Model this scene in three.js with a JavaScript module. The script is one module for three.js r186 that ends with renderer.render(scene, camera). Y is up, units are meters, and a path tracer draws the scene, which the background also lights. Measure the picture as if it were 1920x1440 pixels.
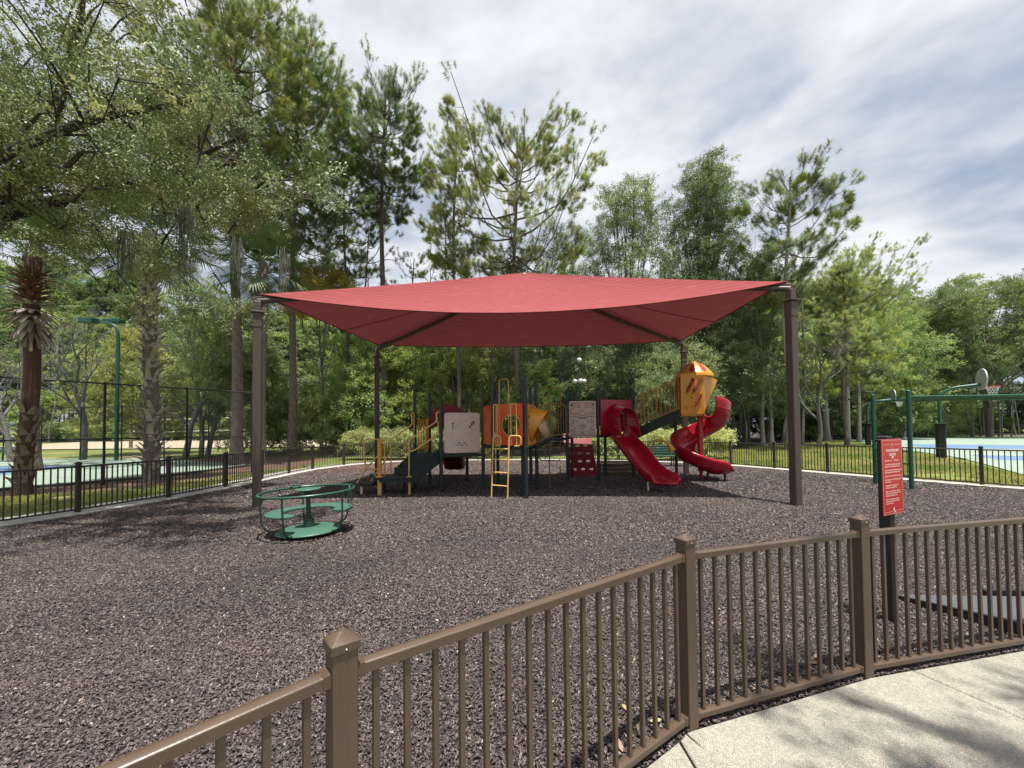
import * as THREE from 'three';
import { mergeGeometries } from 'three/addons/utils/BufferGeometryUtils.js';
import { ImprovedNoise } from 'three/addons/math/ImprovedNoise.js';
import { RoundedBoxGeometry } from 'three/addons/geometries/RoundedBoxGeometry.js';

// ---------- camera, sky, sun, exposure ----------
const scene = new THREE.Scene();
const camera = new THREE.PerspectiveCamera(2 * Math.atan(786 / 750) * 180 / Math.PI, 1920 / 1572, 0.1, 600);
camera.rotation.order = 'YXZ';
camera.position.set(0, 1.69, 0);
camera.rotation.set(1.39 * Math.PI / 180, 0, -0.6 * Math.PI / 180);
camera.setViewOffset(1920, 1572, 0, 0, 1920, 1440);      // lens shifted upwards, verticals stay upright
const renderer = new THREE.WebGLRenderer({ antialias: true });
renderer.toneMapping = THREE.LinearToneMapping;
renderer.toneMappingExposure = 1.8;
renderer.shadowMap.enabled = true;
renderer.setSize(1024, 768);

const clamp = (x, a = 0, b = 1) => Math.min(b, Math.max(a, x));
const sstep = (x, a, b) => { const t = clamp((x - a) / (b - a)); return t * t * (3 - 2 * t); };
const mix = (a, b, t) => a + (b - a) * t;
function rng(seed) { let a = seed >>> 0; return () => { a = (a + 0x6D2B79F5) | 0; let t = Math.imul(a ^ (a >>> 15), 1 | a); t = (t + Math.imul(t ^ (t >>> 7), 61 | t)) ^ t; return ((t ^ (t >>> 14)) >>> 0) / 4294967296; }; }
const PN = new ImprovedNoise();
function fbm(x, y, z, oct = 4, gain = 0.5) { let s = 0, a = 1, n = 0; for (let i = 0; i < oct; i++) { s += a * PN.noise(x, y, z); n += a; a *= gain; x *= 2.03; y *= 2.03; z *= 2.03; } return s / n; }

const SUN = new THREE.Vector3(0.095, 0.975, 0.175).normalize();
{
  const W = 1536, H = 768, data = new Float32Array(W * H * 4);
  for (let r = 0; r < H; r++) {
    const el = ((r + 0.5) / H - 0.5) * Math.PI, y = Math.sin(el), c = Math.cos(el);
    for (let k = 0; k < W; k++) {
      const az = ((k + 0.5) / W - 0.5) * 2 * Math.PI, x = Math.cos(az) * c, z = Math.sin(az) * c;
      const at = (r * W + k) * 4;
      let R = 0.30, G = 0.33, B = 0.34;
      if (y > -0.02) {
        const d = 1 / (Math.max(y, 0) + 0.16), px = x * d, pz = z * d;
        const w = fbm(px * 0.55, pz * 0.55, 3.1, 3) * 0.9;
        // streaks run from far left to near right
        const u = px * 0.82 + pz * 0.57 + w * 0.6, v = px * 0.57 - pz * 0.82 + w * 0.6;
        const streak = fbm(u * 1.5 + 0.6 * w, v * 2.3 + 0.5 * w, 7.7, 5, 0.58), bank = fbm(px * 0.55 + 4.0, pz * 0.55, 1.3, 4), puff = fbm(px * 1.9 + pz * 0.5 + w, pz * 2.6 - px * 0.6 + w, 5.2, 6, 0.6);
        let t = 0.52 + 0.44 * streak + 0.46 * bank + 0.80 * puff;
        t += 0.06 * sstep(y, 0.25, 0.8);
        t = sstep(t, 0.08, 0.90);
        const blue = sstep(fbm(px * 0.5 - 2.0, pz * 0.5 + 1.7, 9.3, 3) + 0.3 * streak, 0.20, 0.5) * 0.55;
        R = mix(0.37, 0.93, t); G = mix(0.46, 0.945, t); B = mix(0.60, 0.97, t);
        R = mix(R, 0.40, blue * (1 - t * 0.6)); G = mix(G, 0.55, blue * (1 - t * 0.6)); B = mix(B, 0.83, blue * (1 - t * 0.6));
        const h = 1 - sstep(y, 0.0, 0.34);
        R = mix(R, 0.60, h * 0.5); G = mix(G, 0.68, h * 0.5); B = mix(B, 0.79, h * 0.5);
      }
      data[at] = R * 0.575; data[at + 1] = G * 0.575; data[at + 2] = B * 0.575; data[at + 3] = 1;
    }
  }
  const sky = new THREE.DataTexture(data, W, H, THREE.RGBAFormat, THREE.FloatType);
  sky.mapping = THREE.EquirectangularReflectionMapping;
  sky.magFilter = sky.minFilter = THREE.LinearFilter; sky.needsUpdate = true;
  scene.background = sky; scene.environment = sky;
}
const sun = new THREE.DirectionalLight(new THREE.Color(1.0, 0.95, 0.87), 5.0);
sun.position.copy(SUN).multiplyScalar(80); sun.castShadow = true; sun.shadow.radius = 1.2;
sun.shadow.mapSize.set(4096, 4096);
Object.assign(sun.shadow.camera, { left: -60, right: 60, top: 60, bottom: -60, near: 1, far: 200 });
scene.add(sun, sun.target);

// ---------- helpers ----------
const V = (x, y, d) => new THREE.Vector3(x, y, -d);          // d = metres in front of the camera
const taken = {};
function numbered(n) { const k = taken[n] = (taken[n] ?? -1) + 1; return k ? n + '_' + String(k).padStart(3, '0') : n; }
function tag(o, label, category, group, kind) { o.userData.label = label; if (category) o.userData.category = category; if (group) o.userData.group = group; if (kind) o.userData.kind = kind; return o; }
function thing(name, label, category, pos = V(0, 0, 0), group) { const o = new THREE.Group(); o.name = numbered(name); o.position.copy(pos); scene.add(o); return tag(o, label, category, group); }
function flat(g) { g = g.index ? g.toNonIndexed() : g; if (!g.attributes.uv) g.setAttribute('uv', new THREE.BufferAttribute(new Float32Array(g.attributes.position.count * 2), 2)); if (!g.attributes.normal) g.computeVertexNormals(); for (const k of Object.keys(g.attributes)) if (!['position', 'normal', 'uv'].includes(k)) g.deleteAttribute(k); return g; }
function join(list) { list = list.flat(9).filter(Boolean).map(flat); return list.length === 1 ? list[0] : mergeGeometries(list); }
function part(name, geo, mat, parent, kind, label) {
  const m = new THREE.Mesh(Array.isArray(geo) ? join(geo) : geo, mat);
  m.name = parent === scene ? numbered(name) : name; m.castShadow = m.receiveShadow = true;
  if (kind) m.userData.kind = kind; if (label) m.userData.label = label;
  parent.add(m); return m;
}
const struct = (name, geo, mat, label) => { const m = part(name, geo, mat, scene, 'structure'); if (label) m.userData.label = label; return m; };
const box = (w, h, d, x = 0, y = 0, z = 0) => new THREE.BoxGeometry(w, h, d).translate(x, y, z);
const rbox = (w, h, d, r = 0.01, x = 0, y = 0, z = 0) => new RoundedBoxGeometry(w, h, d, 2, Math.min(r, w / 2.02, h / 2.02, d / 2.02)).translate(x, y, z);
// a w (sideways) x h (upwards) bar from a to b
function bar(a, b, w, h, round = 0) {
  const L = a.distanceTo(b), g = round ? rbox(w, h, L, round) : box(w, h, L), z = b.clone().sub(a).normalize();
  const x = Math.abs(z.y) > 0.999 ? new THREE.Vector3(1, 0, 0) : new THREE.Vector3(0, 1, 0).cross(z).normalize(), y = z.clone().cross(x);
  return g.applyMatrix4(new THREE.Matrix4().makeBasis(x, y, z).setPosition(a.clone().add(b).multiplyScalar(0.5)));
}
const cyl = (r0, r1, h, n, x, y, z) => new THREE.CylinderGeometry(r1, r0, h, n).translate(x, y + h / 2, z);   // base at y
// a tube along a polyline with its own radius at every point
function sweep(pts, rad, n = 8, caps = true, closed = false) {
  const P = [], N = [], U = [], I = [], r = typeof rad === 'function' ? rad : () => rad, m = pts.length;
  let up = new THREE.Vector3(), t0 = null, len = 0;
  for (let i = 0; i < m; i++) {
    const a = pts[closed ? (i - 1 + m) % m : Math.max(0, i - 1)], b = pts[closed ? (i + 1) % m : Math.min(m - 1, i + 1)], t = b.clone().sub(a).normalize();
    if (!t0) { up.set(0, 1, 0); if (Math.abs(t.y) > 0.9) up.set(0, 0, 1); up.sub(t.clone().multiplyScalar(up.dot(t))).normalize(); }
    else up.applyQuaternion(new THREE.Quaternion().setFromUnitVectors(t0, t));
    up.sub(t.clone().multiplyScalar(up.dot(t))).normalize(); t0 = t;
    const side = t.clone().cross(up), rr = r(i / (m - 1), i);
    if (i) len += pts[i].distanceTo(pts[i - 1]);
    for (let k = 0; k <= n; k++) {
      const an = k / n * 2 * Math.PI, nx = up.clone().multiplyScalar(Math.cos(an)).addScaledVector(side, Math.sin(an));
      P.push(pts[i].x + nx.x * rr, pts[i].y + nx.y * rr, pts[i].z + nx.z * rr); N.push(nx.x, nx.y, nx.z); U.push(k / n * 2 * Math.PI * Math.max(r(0, 0), 0.02), len);
    }
  }
  const rows = closed ? m : m - 1;
  for (let i = 0; i < rows; i++) for (let k = 0; k < n; k++) { const a = i * (n + 1) + k, b = ((i + 1) % m) * (n + 1) + k; I.push(a, a + 1, b, a + 1, b + 1, b); }
  if (caps && !closed) for (const e of [0, m - 1]) {
    const c = P.length / 3, t = pts[e ? m - 1 : 1].clone().sub(pts[e ? m - 2 : 0]).normalize().multiplyScalar(e ? 1 : -1);
    P.push(pts[e].x, pts[e].y, pts[e].z); N.push(t.x, t.y, t.z); U.push(0, 0);
    for (let k = 0; k < n; k++) { const a = e * (n + 1) + k; P.push(P[a * 3], P[a * 3 + 1], P[a * 3 + 2]); N.push(t.x, t.y, t.z); U.push(0, 0); }
    for (let k = 0; k < n; k++) { const a = c + 1 + k, b = c + 1 + (k + 1) % n; e ? I.push(c, a, b) : I.push(c, b, a); }
  }
  const g = new THREE.BufferGeometry();
  g.setAttribute('position', new THREE.Float32BufferAttribute(P, 3)); g.setAttribute('normal', new THREE.Float32BufferAttribute(N, 3)); g.setAttribute('uv', new THREE.Float32BufferAttribute(U, 2)); g.setIndex(I);
  return g;
}
// polyline with rounded corners of radius R
function bent(pts, R = 0.1, seg = 5, closed = false) {
  const out = [], m = pts.length;
  for (let i = 0; i < m; i++) {
    if (!closed && (i === 0 || i === m - 1)) { out.push(pts[i].clone()); continue; }
    const p = pts[i], a = pts[(i - 1 + m) % m], b = pts[(i + 1) % m], ra = Math.min(R, p.distanceTo(a) * 0.48), rb = Math.min(R, p.distanceTo(b) * 0.48);
    const s = p.clone().lerp(a, ra / p.distanceTo(a)), e = p.clone().lerp(b, rb / p.distanceTo(b));
    for (let k = 0; k <= seg; k++) { const t = k / seg; out.push(s.clone().multiplyScalar((1 - t) ** 2).addScaledVector(p, 2 * t * (1 - t)).addScaledVector(e, t * t)); }
  }
  return out;
}
const pipe = (pts, r = 0.02, R = 0.1, n = 8) => sweep(bent(pts, R), r, n);
function curve(pts, n = 24, closed = false) { return new THREE.CatmullRomCurve3(pts, closed, 'centripetal').getPoints(closed ? n : n).slice(0, closed ? n : n + 1); }
// a closed 2-D outline [[a,b],...] carried along a path: frame = (sideways, up); for slides and rails
function loft(rows, smooth = true) {          // rows: array of arrays of Vector3, each row a closed ring of equal length; ends capped
  const n = rows[0].length, P = [], I = [], U = [];
  let len = 0;
  rows.forEach((r, i) => { if (i) len += r[0].distanceTo(rows[i - 1][0]); r.forEach((p, k) => { P.push(p.x, p.y, p.z); U.push(k / n, len); }); });
  for (let i = 0; i + 1 < rows.length; i++) for (let k = 0; k < n; k++) { const a = i * n + k, b = i * n + (k + 1) % n; I.push(a, b, a + n, b, b + n, a + n); }
  for (const e of [0, rows.length - 1]) {
    const r = rows[e], nn = new THREE.Vector3(); for (let k = 0; k < n; k++) nn.add(r[k].clone().cross(r[(k + 1) % n])); nn.normalize();
    const ax = r[1].clone().sub(r[0]); ax.sub(nn.clone().multiplyScalar(ax.dot(nn))).normalize(); const ay = nn.clone().cross(ax);
    for (const f of THREE.ShapeUtils.triangulateShape(r.map((p) => new THREE.Vector2(p.dot(ax), p.dot(ay))), [])) { const z = e * n; e ? I.push(z + f[0], z + f[1], z + f[2]) : I.push(z + f[0], z + f[2], z + f[1]); }
  }
  let g = new THREE.BufferGeometry(); g.setAttribute('position', new THREE.Float32BufferAttribute(P, 3)); g.setAttribute('uv', new THREE.Float32BufferAttribute(U, 2)); g.setIndex(I);
  if (!smooth) g = g.toNonIndexed();
  g.computeVertexNormals(); return g;
}
// polygon in plan [[x,d],...] as a slab from y0 to y1
function slab(poly, y0, y1, bevel = 0) {
  const s = new THREE.Shape(poly.map(([x, d]) => new THREE.Vector2(x, d)));
  const g = new THREE.ExtrudeGeometry(s, { depth: y1 - y0 - 2 * bevel, bevelEnabled: bevel > 0, bevelThickness: bevel, bevelSize: bevel, bevelOffset: -bevel, bevelSegments: 1, curveSegments: 8 });
  g.rotateX(-Math.PI / 2).translate(0, y0 + bevel, 0);
  return g;
}
const sheet = (poly, y) => { const g = new THREE.ShapeGeometry(new THREE.Shape(poly.map(([x, d]) => new THREE.Vector2(x, d)))); g.rotateX(-Math.PI / 2).translate(0, y, 0); return g; };
// plan-view uv in metres
function planUV(g) { const p = g.attributes.position, u = new Float32Array(p.count * 2); for (let i = 0; i < p.count; i++) { u[2 * i] = p.getX(i); u[2 * i + 1] = p.getZ(i); } g.setAttribute('uv', new THREE.BufferAttribute(u, 2)); return g; }
function inside(poly, x, d) { let c = false; for (let i = 0, j = poly.length - 1; i < poly.length; j = i++) { const [xi, yi] = poly[i], [xj, yj] = poly[j]; if ((yi > d) !== (yj > d) && x < (xj - xi) * (d - yi) / (yj - yi) + xi) c = !c; } return c; }

// ---------- textures and materials ----------
function tex(size, fn, metres, srgb = true, w = size) {        // fn(u, v) in 0..1, tileable by caller -> [r,g,b] linear 0..1 (stored as sRGB) or a grey
  const d = new Uint8Array(w * size * 4), enc = (x) => { x = clamp(x); return 255 * (srgb ? (x <= 0.0031308 ? 12.92 * x : 1.055 * x ** (1 / 2.4) - 0.055) : x); };
  for (let j = 0; j < size; j++) for (let i = 0; i < w; i++) { const c = fn(i / w, j / size), at = (j * w + i) * 4; const a = Array.isArray(c) ? c : [c, c, c]; d[at] = enc(a[0]); d[at + 1] = enc(a[1]); d[at + 2] = enc(a[2]); d[at + 3] = 255; }
  const t = new THREE.DataTexture(d, w, size); t.wrapS = t.wrapT = THREE.RepeatWrapping; t.magFilter = THREE.LinearFilter; t.minFilter = THREE.LinearMipmapLinearFilter; t.generateMipmaps = true;
  if (srgb) t.colorSpace = THREE.SRGBColorSpace; const m = Array.isArray(metres) ? metres : [metres, metres]; t.repeat.set(1 / m[0], 1 / m[1]); t.needsUpdate = true; return t;
}
// noise that tiles: looked up on a torus
function tile(u, v, f, seed, oct = 4, gain = 0.5) { const a = u * 2 * Math.PI, b = v * 2 * Math.PI, r = f / (2 * Math.PI); let s = 0, am = 1, n = 0, k = r; for (let i = 0; i < oct; i++) { s += am * PN.noise(Math.cos(a) * k + seed, Math.sin(a) * k + Math.cos(b) * k * 0.71 + i * 3.7, Math.sin(b) * k + Math.cos(b) * k * 0.7 + seed * 1.3); n += am; am *= gain; k *= 2; } return s / n; }
function worley(seed, cells) {            // tileable F1, F2 cell noise
  const r = rng(seed), px = new Float32Array(cells * cells), py = new Float32Array(cells * cells), id = new Float32Array(cells * cells);
  for (let i = 0; i < px.length; i++) { px[i] = r(); py[i] = r(); id[i] = r(); }
  return (u, v) => { const x = u * cells, y = v * cells, cx = Math.floor(x), cy = Math.floor(y); let f1 = 9, f2 = 9, who = 0; for (let j = -1; j <= 1; j++) for (let i = -1; i <= 1; i++) { const a = ((cx + i) % cells + cells) % cells, b = ((cy + j) % cells + cells) % cells, k = b * cells + a, dx = cx + i + px[k] - x, dy = cy + j + py[k] - y, d = dx * dx + dy * dy; if (d < f1) { f2 = f1; f1 = d; who = id[k]; } else if (d < f2) f2 = d; } return [Math.sqrt(f1), Math.sqrt(f2), who]; };
}
const K = 0.74;                                   // surfaces are a little darker than they look under this exposure
const rgb = (r, g, b) => new THREE.Color().setRGB(r, g, b);
const std = (c, rough = 0.6, o = {}) => new THREE.MeshStandardMaterial({ color: Array.isArray(c) ? rgb(...c.map((q) => q * K)) : c, roughness: rough, side: THREE.DoubleSide, ...o });
const paintBump = tex(256, (u, v) => 0.5 + 0.4 * tile(u, v, 40, 3, 3), 0.35, false);
const paintMot = tex(512, (u, v) => { const a = 0.86 + 0.22 * tile(u, v, 6, 11, 5, 0.6), s = sstep(tile(u, v, 30, 5, 3), 0.28, 0.5) * 0.10; return [a - s, a - s, a - s * 0.9]; }, 0.9);
const painted = (c, rough = 0.45, o = {}) => std(c, rough, { map: paintMot, bumpMap: paintBump, bumpScale: 0.0006, ...o });
const M = {
  fence: painted([0.122, 0.079, 0.053], 0.36),
  farFence: painted([0.050, 0.038, 0.031], 0.5),
  shadePost: painted([0.115, 0.080, 0.063], 0.5),
  black: painted([0.012, 0.013, 0.015], 0.5),
  postDark: painted([0.017, 0.030, 0.037], 0.4),
  deck: painted([0.018, 0.030, 0.028], 0.6),
  yellow: painted([0.95, 0.60, 0.20], 0.4),
  amber: painted([1.0, 0.42, 0.04], 0.38),
  orangeRed: painted([1.05, 0.13, 0.02], 0.4),
  tan: painted([0.98, 0.75, 0.62], 0.5),
  engraved: std([0.10, 0.035, 0.03], 0.7),
  red: painted([0.58, 0.012, 0.034], 0.24),
  greenLight: painted([0.080, 0.195, 0.140], 0.4), greenRing: painted([0.035, 0.115, 0.08], 0.3), redDark: painted([0.30, 0.008, 0.02], 0.4),
  greenDark: painted([0.018, 0.075, 0.05], 0.4),
  greenPost: painted([0.012, 0.105, 0.065], 0.42),
  steel: std([0.5, 0.5, 0.5], 0.35, { metalness: 0.8 }),
  white: std([0.75, 0.76, 0.78], 0.5),
  rubber: std([0.010, 0.010, 0.011], 0.85),
};
// ---------- ground ----------
const rise = (x, d) => 0.021 * Math.max(0, d - 38) * sstep(-x + d * 0.12, -8, 8);            // the land climbs a little behind the sand court
const grassMap = tex(1024, (u, v) => {
  const n = tile(u, v, 60, 2, 4, 0.7), m = tile(u, v, 5, 8, 4, 0.6), p = sstep(tile(u, v, 3, 21, 4, 0.6) + 0.25 * n, 0.08, 0.3);
  const k = 0.8 + 0.9 * n; return [mix(0.22, 0.48, p) * k * (1 + m * 0.5), mix(0.28, 0.37, p) * k * (1 + m * 0.3), mix(0.06, 0.15, p) * k];
}, 7);
const grassBump = tex(512, (u, v) => 0.5 + 0.5 * tile(u, v, 90, 5, 3, 0.6), 2, false);
const straw = tex(1024, (u, v) => { const n = tile(u, v, 110, 4, 3, 0.7), m = tile(u, v, 8, 9, 4), k = 0.75 + 0.8 * n; return [0.27 * k * (1 + m * 0.5), 0.165 * k * (1 + m * 0.6), 0.105 * k]; }, 4);
const litter = tex(512, (u, v) => { const n = tile(u, v, 80, 14, 3, 0.7), k = 0.7 + 0.8 * n; return [0.075 * k, 0.055 * k, 0.038 * k]; }, 3);
M.grass = std([1, 1, 1], 0.95, { map: grassMap, bumpMap: grassBump, bumpScale: 0.03 });
M.straw = std([1, 1, 1], 0.95, { map: straw, bumpMap: grassBump, bumpScale: 0.02 });
M.litter = std([1, 1, 1], 0.95, { map: litter, bumpMap: grassBump, bumpScale: 0.03 });
{
  const xs = [], ds = []; for (let x = -240; x <= 240; x += 6) xs.push(x); for (let d = -60; d <= 320; d += 6) ds.push(d);
  const P = [], U = [], I = [];
  for (const d of ds) for (const x of xs) { P.push(x, rise(x, d) - 0.07, -d); U.push(x, -d); }
  for (let j = 0; j + 1 < ds.length; j++) for (let i = 0; i + 1 < xs.length; i++) { const a = j * xs.length + i, b = a + xs.length; I.push(a, a + 1, b, a + 1, b + 1, b); }
  const g = new THREE.BufferGeometry(); g.setAttribute('position', new THREE.Float32BufferAttribute(P, 3)); g.setAttribute('uv', new THREE.Float32BufferAttribute(U, 2)); g.setIndex(I); g.computeVertexNormals();
  struct('ground', g, M.grass);
}
// the fence line round the playground: left, back, right and near
const leftLine = [[-10.4, 4.8], [-9.75, 6.7], [-9.18, 8.48], [-8.80, 10.26], [-8.66, 12.1], [-8.72, 13.95], [-8.78, 15.75], [-8.70, 17.45], [-8.13, 19.35], [-7.1, 20.85], [-5.5, 21.6], [-3.7, 21.85], [-1.87, 21.9], [-0.04, 21.85], [1.78, 21.7], [3.6, 21.3], [5.4, 20.65], [7.0, 19.75], [8.5, 18.7], [9.5, 17.45], [10.35, 15.85], [11.15, 14.2], [11.95, 12.55], [12.8, 10.95], [13.8, 9.4], [14.7, 7.8]];
const nearLine = [[-1.86, -0.55], [-1.27, 0.12 - 1.05 + 0.55], [-0.53, 1.245], [0.985, 2.31], [2.37, 2.755], [4.12, 3.13], [5.9, 3.45]];
nearLine[1] = [-1.80, -0.07]; nearLine[0] = [-3.2, -1.25];
const bed = [...leftLine, [12.6, 5.0], [9.0, 3.9], ...nearLine.map(([x, d]) => [x + 0.018, d - 0.026]).reverse(), [-6, -2], [-10.0, 2.0]];
const mulchMap = tex(1024, (u, v) => { const n = tile(u, v, 120, 6, 3, 0.75), m = tile(u, v, 7, 3, 4), w = 0.55 + 0.9 * n + 0.25 * m; return [0.045 * w, 0.034 * w, 0.032 * w]; }, 2.2);
const mulchBump = tex(512, (u, v) => 0.5 + 0.5 * tile(u, v, 70, 16, 3, 0.7), 1.3, false);
M.mulch = std([1, 1, 1], 0.95, { map: mulchMap, bumpMap: mulchBump, bumpScale: 0.025 });
struct('mulch_bed', planUV(slab(bed, -0.066, -0.012)), M.mulch);

// shredded bark chips lying all over the bed
{
  const chipGeo = (seed) => {
    const r = rng(seed), n = 4, P = [], rows = [], bend = (r() - 0.5) * 0.5, tw = (r() - 0.5) * 1.6;
    for (let i = 0; i <= n; i++) {
      const t = i / n - 0.5, w = 0.20 * (1 - Math.abs(t) * 1.2) * (0.7 + 0.6 * r()), h = 0.09 * (0.5 + r()), a = tw * t;
      const c = new THREE.Vector3(t, bend * (0.25 - t * t), (r() - 0.5) * 0.12);
      rows.push([[-w, -h], [w, -h], [w * 0.7, h], [-w * 0.7, h]].map(([x, y]) => new THREE.Vector3(c.x, c.y + y * Math.cos(a) - x * Math.sin(a), c.z + x * Math.cos(a) + y * Math.sin(a))));
    }
    return flat(loft(rows, false));
  };
  const bedGroup = new THREE.Group(); bedGroup.name = 'bark_mulch'; tag(bedGroup, 'dark brown shredded bark chips covering the playground floor', null, null, 'stuff'); scene.add(bedGroup);
  const mat = std([1, 1, 1], 0.62), r = rng(77);
  const spots = [[], [], []];
  const zones = [[0, 3.4, 8600, 0.0182], [3.4, 6, 4700, 0.0225], [6, 10, 2050, 0.0315], [10, 22, 520, 0.052]];
  for (const [d0, d1, dens, len] of zones) {
    const xw = Math.min(14.5, d1 * 1.36), n = Math.round(2 * xw * (d1 - d0) * dens);
    for (let i = 0; i < n; i++) { const x = (r() * 2 - 1) * xw, d = d0 + r() * (d1 - d0); if (Math.abs(x) > d * 1.36 + 0.3) continue; if (inside(bed, x, d)) spots[i % 3].push([x, d, len]); }
  }
  const m = new THREE.Matrix4(), q = new THREE.Quaternion(), e = new THREE.Euler(), c = new THREE.Color();
  spots.forEach((list, k) => {
    const im = new THREE.InstancedMesh(chipGeo(31 + k), mat, list.length);
    list.forEach(([x, d, len], i) => {
      const s = len * (0.55 + 0.95 * r() ** 1.5), y = -0.008 + 0.012 * r() + 0.004;
      e.set((r() - 0.5) * 1.1, r() * 6.283, (r() - 0.5) * 0.9); q.setFromEuler(e);
      m.compose(new THREE.Vector3(x, y, -d), q, new THREE.Vector3(s, s * (0.8 + r() * 0.8), s * (0.8 + r() * 0.7))); im.setMatrixAt(i, m);
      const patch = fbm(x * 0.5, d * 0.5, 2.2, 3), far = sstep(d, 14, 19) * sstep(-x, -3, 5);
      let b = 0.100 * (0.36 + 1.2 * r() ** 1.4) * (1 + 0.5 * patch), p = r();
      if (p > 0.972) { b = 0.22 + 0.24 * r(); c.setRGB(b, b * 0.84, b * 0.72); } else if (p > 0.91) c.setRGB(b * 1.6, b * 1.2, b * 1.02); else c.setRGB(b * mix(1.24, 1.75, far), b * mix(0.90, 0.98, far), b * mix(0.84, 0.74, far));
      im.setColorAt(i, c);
    });
    console.log('chips', list.length); im.name = 'bark_chips'; im.userData.kind = 'stuff'; im.castShadow = im.receiveShadow = true; bedGroup.add(im);
  });
}
// fallen leaves and pale twigs that can be told apart near the fence
{
  const leafMat = [std([0.42, 0.30, 0.14], 0.7), std([0.34, 0.20, 0.15], 0.7), std([0.50, 0.42, 0.24], 0.7)];
  const tags = ['yellow fallen leaf on the bark beside the second near fence post', 'brown fallen leaf on the bark just inside the near fence', 'pale dry leaf on the bark at the foot of the pickets'];
  [[2.12, 2.86, 0], [0.55, 2.15, 1], [0.80, 2.32, 2], [0.66, 2.42, 0], [2.2, 2.95, 1]].forEach(([x, d, k], i) => {
    const s = new THREE.Shape(); s.moveTo(-0.04, 0); s.quadraticCurveTo(-0.01, 0.026, 0.04, 0); s.quadraticCurveTo(-0.01, -0.026, -0.04, 0);
    const g = new THREE.ExtrudeGeometry(s, { depth: 0.001, bevelEnabled: false, curveSegments: 6 }); const p = g.attributes.position; for (let j = 0; j < p.count; j++) p.setZ(j, p.getZ(j) + p.getY(j) ** 2 * 9); g.rotateX(-Math.PI / 2); g.computeVertexNormals();
    const l = part('fallen_leaf', g, leafMat[k], scene); l.position.set(x, 0.022, -d); l.rotation.set(0.15, i * 1.7, 0.1);
    tag(l, ['yellow fallen leaf on bark near the third fence post', 'brown fallen leaf on bark behind the low end of the long near fence panel', 'pale straw fallen leaf between the last pickets before the middle near post', 'yellow fallen leaf on bark a hand behind the pale straw one', 'small reddish fallen leaf beside the yellow one near the third fence post'][i], 'leaf', 'fallen leaves on the bark');
  });
}
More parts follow.
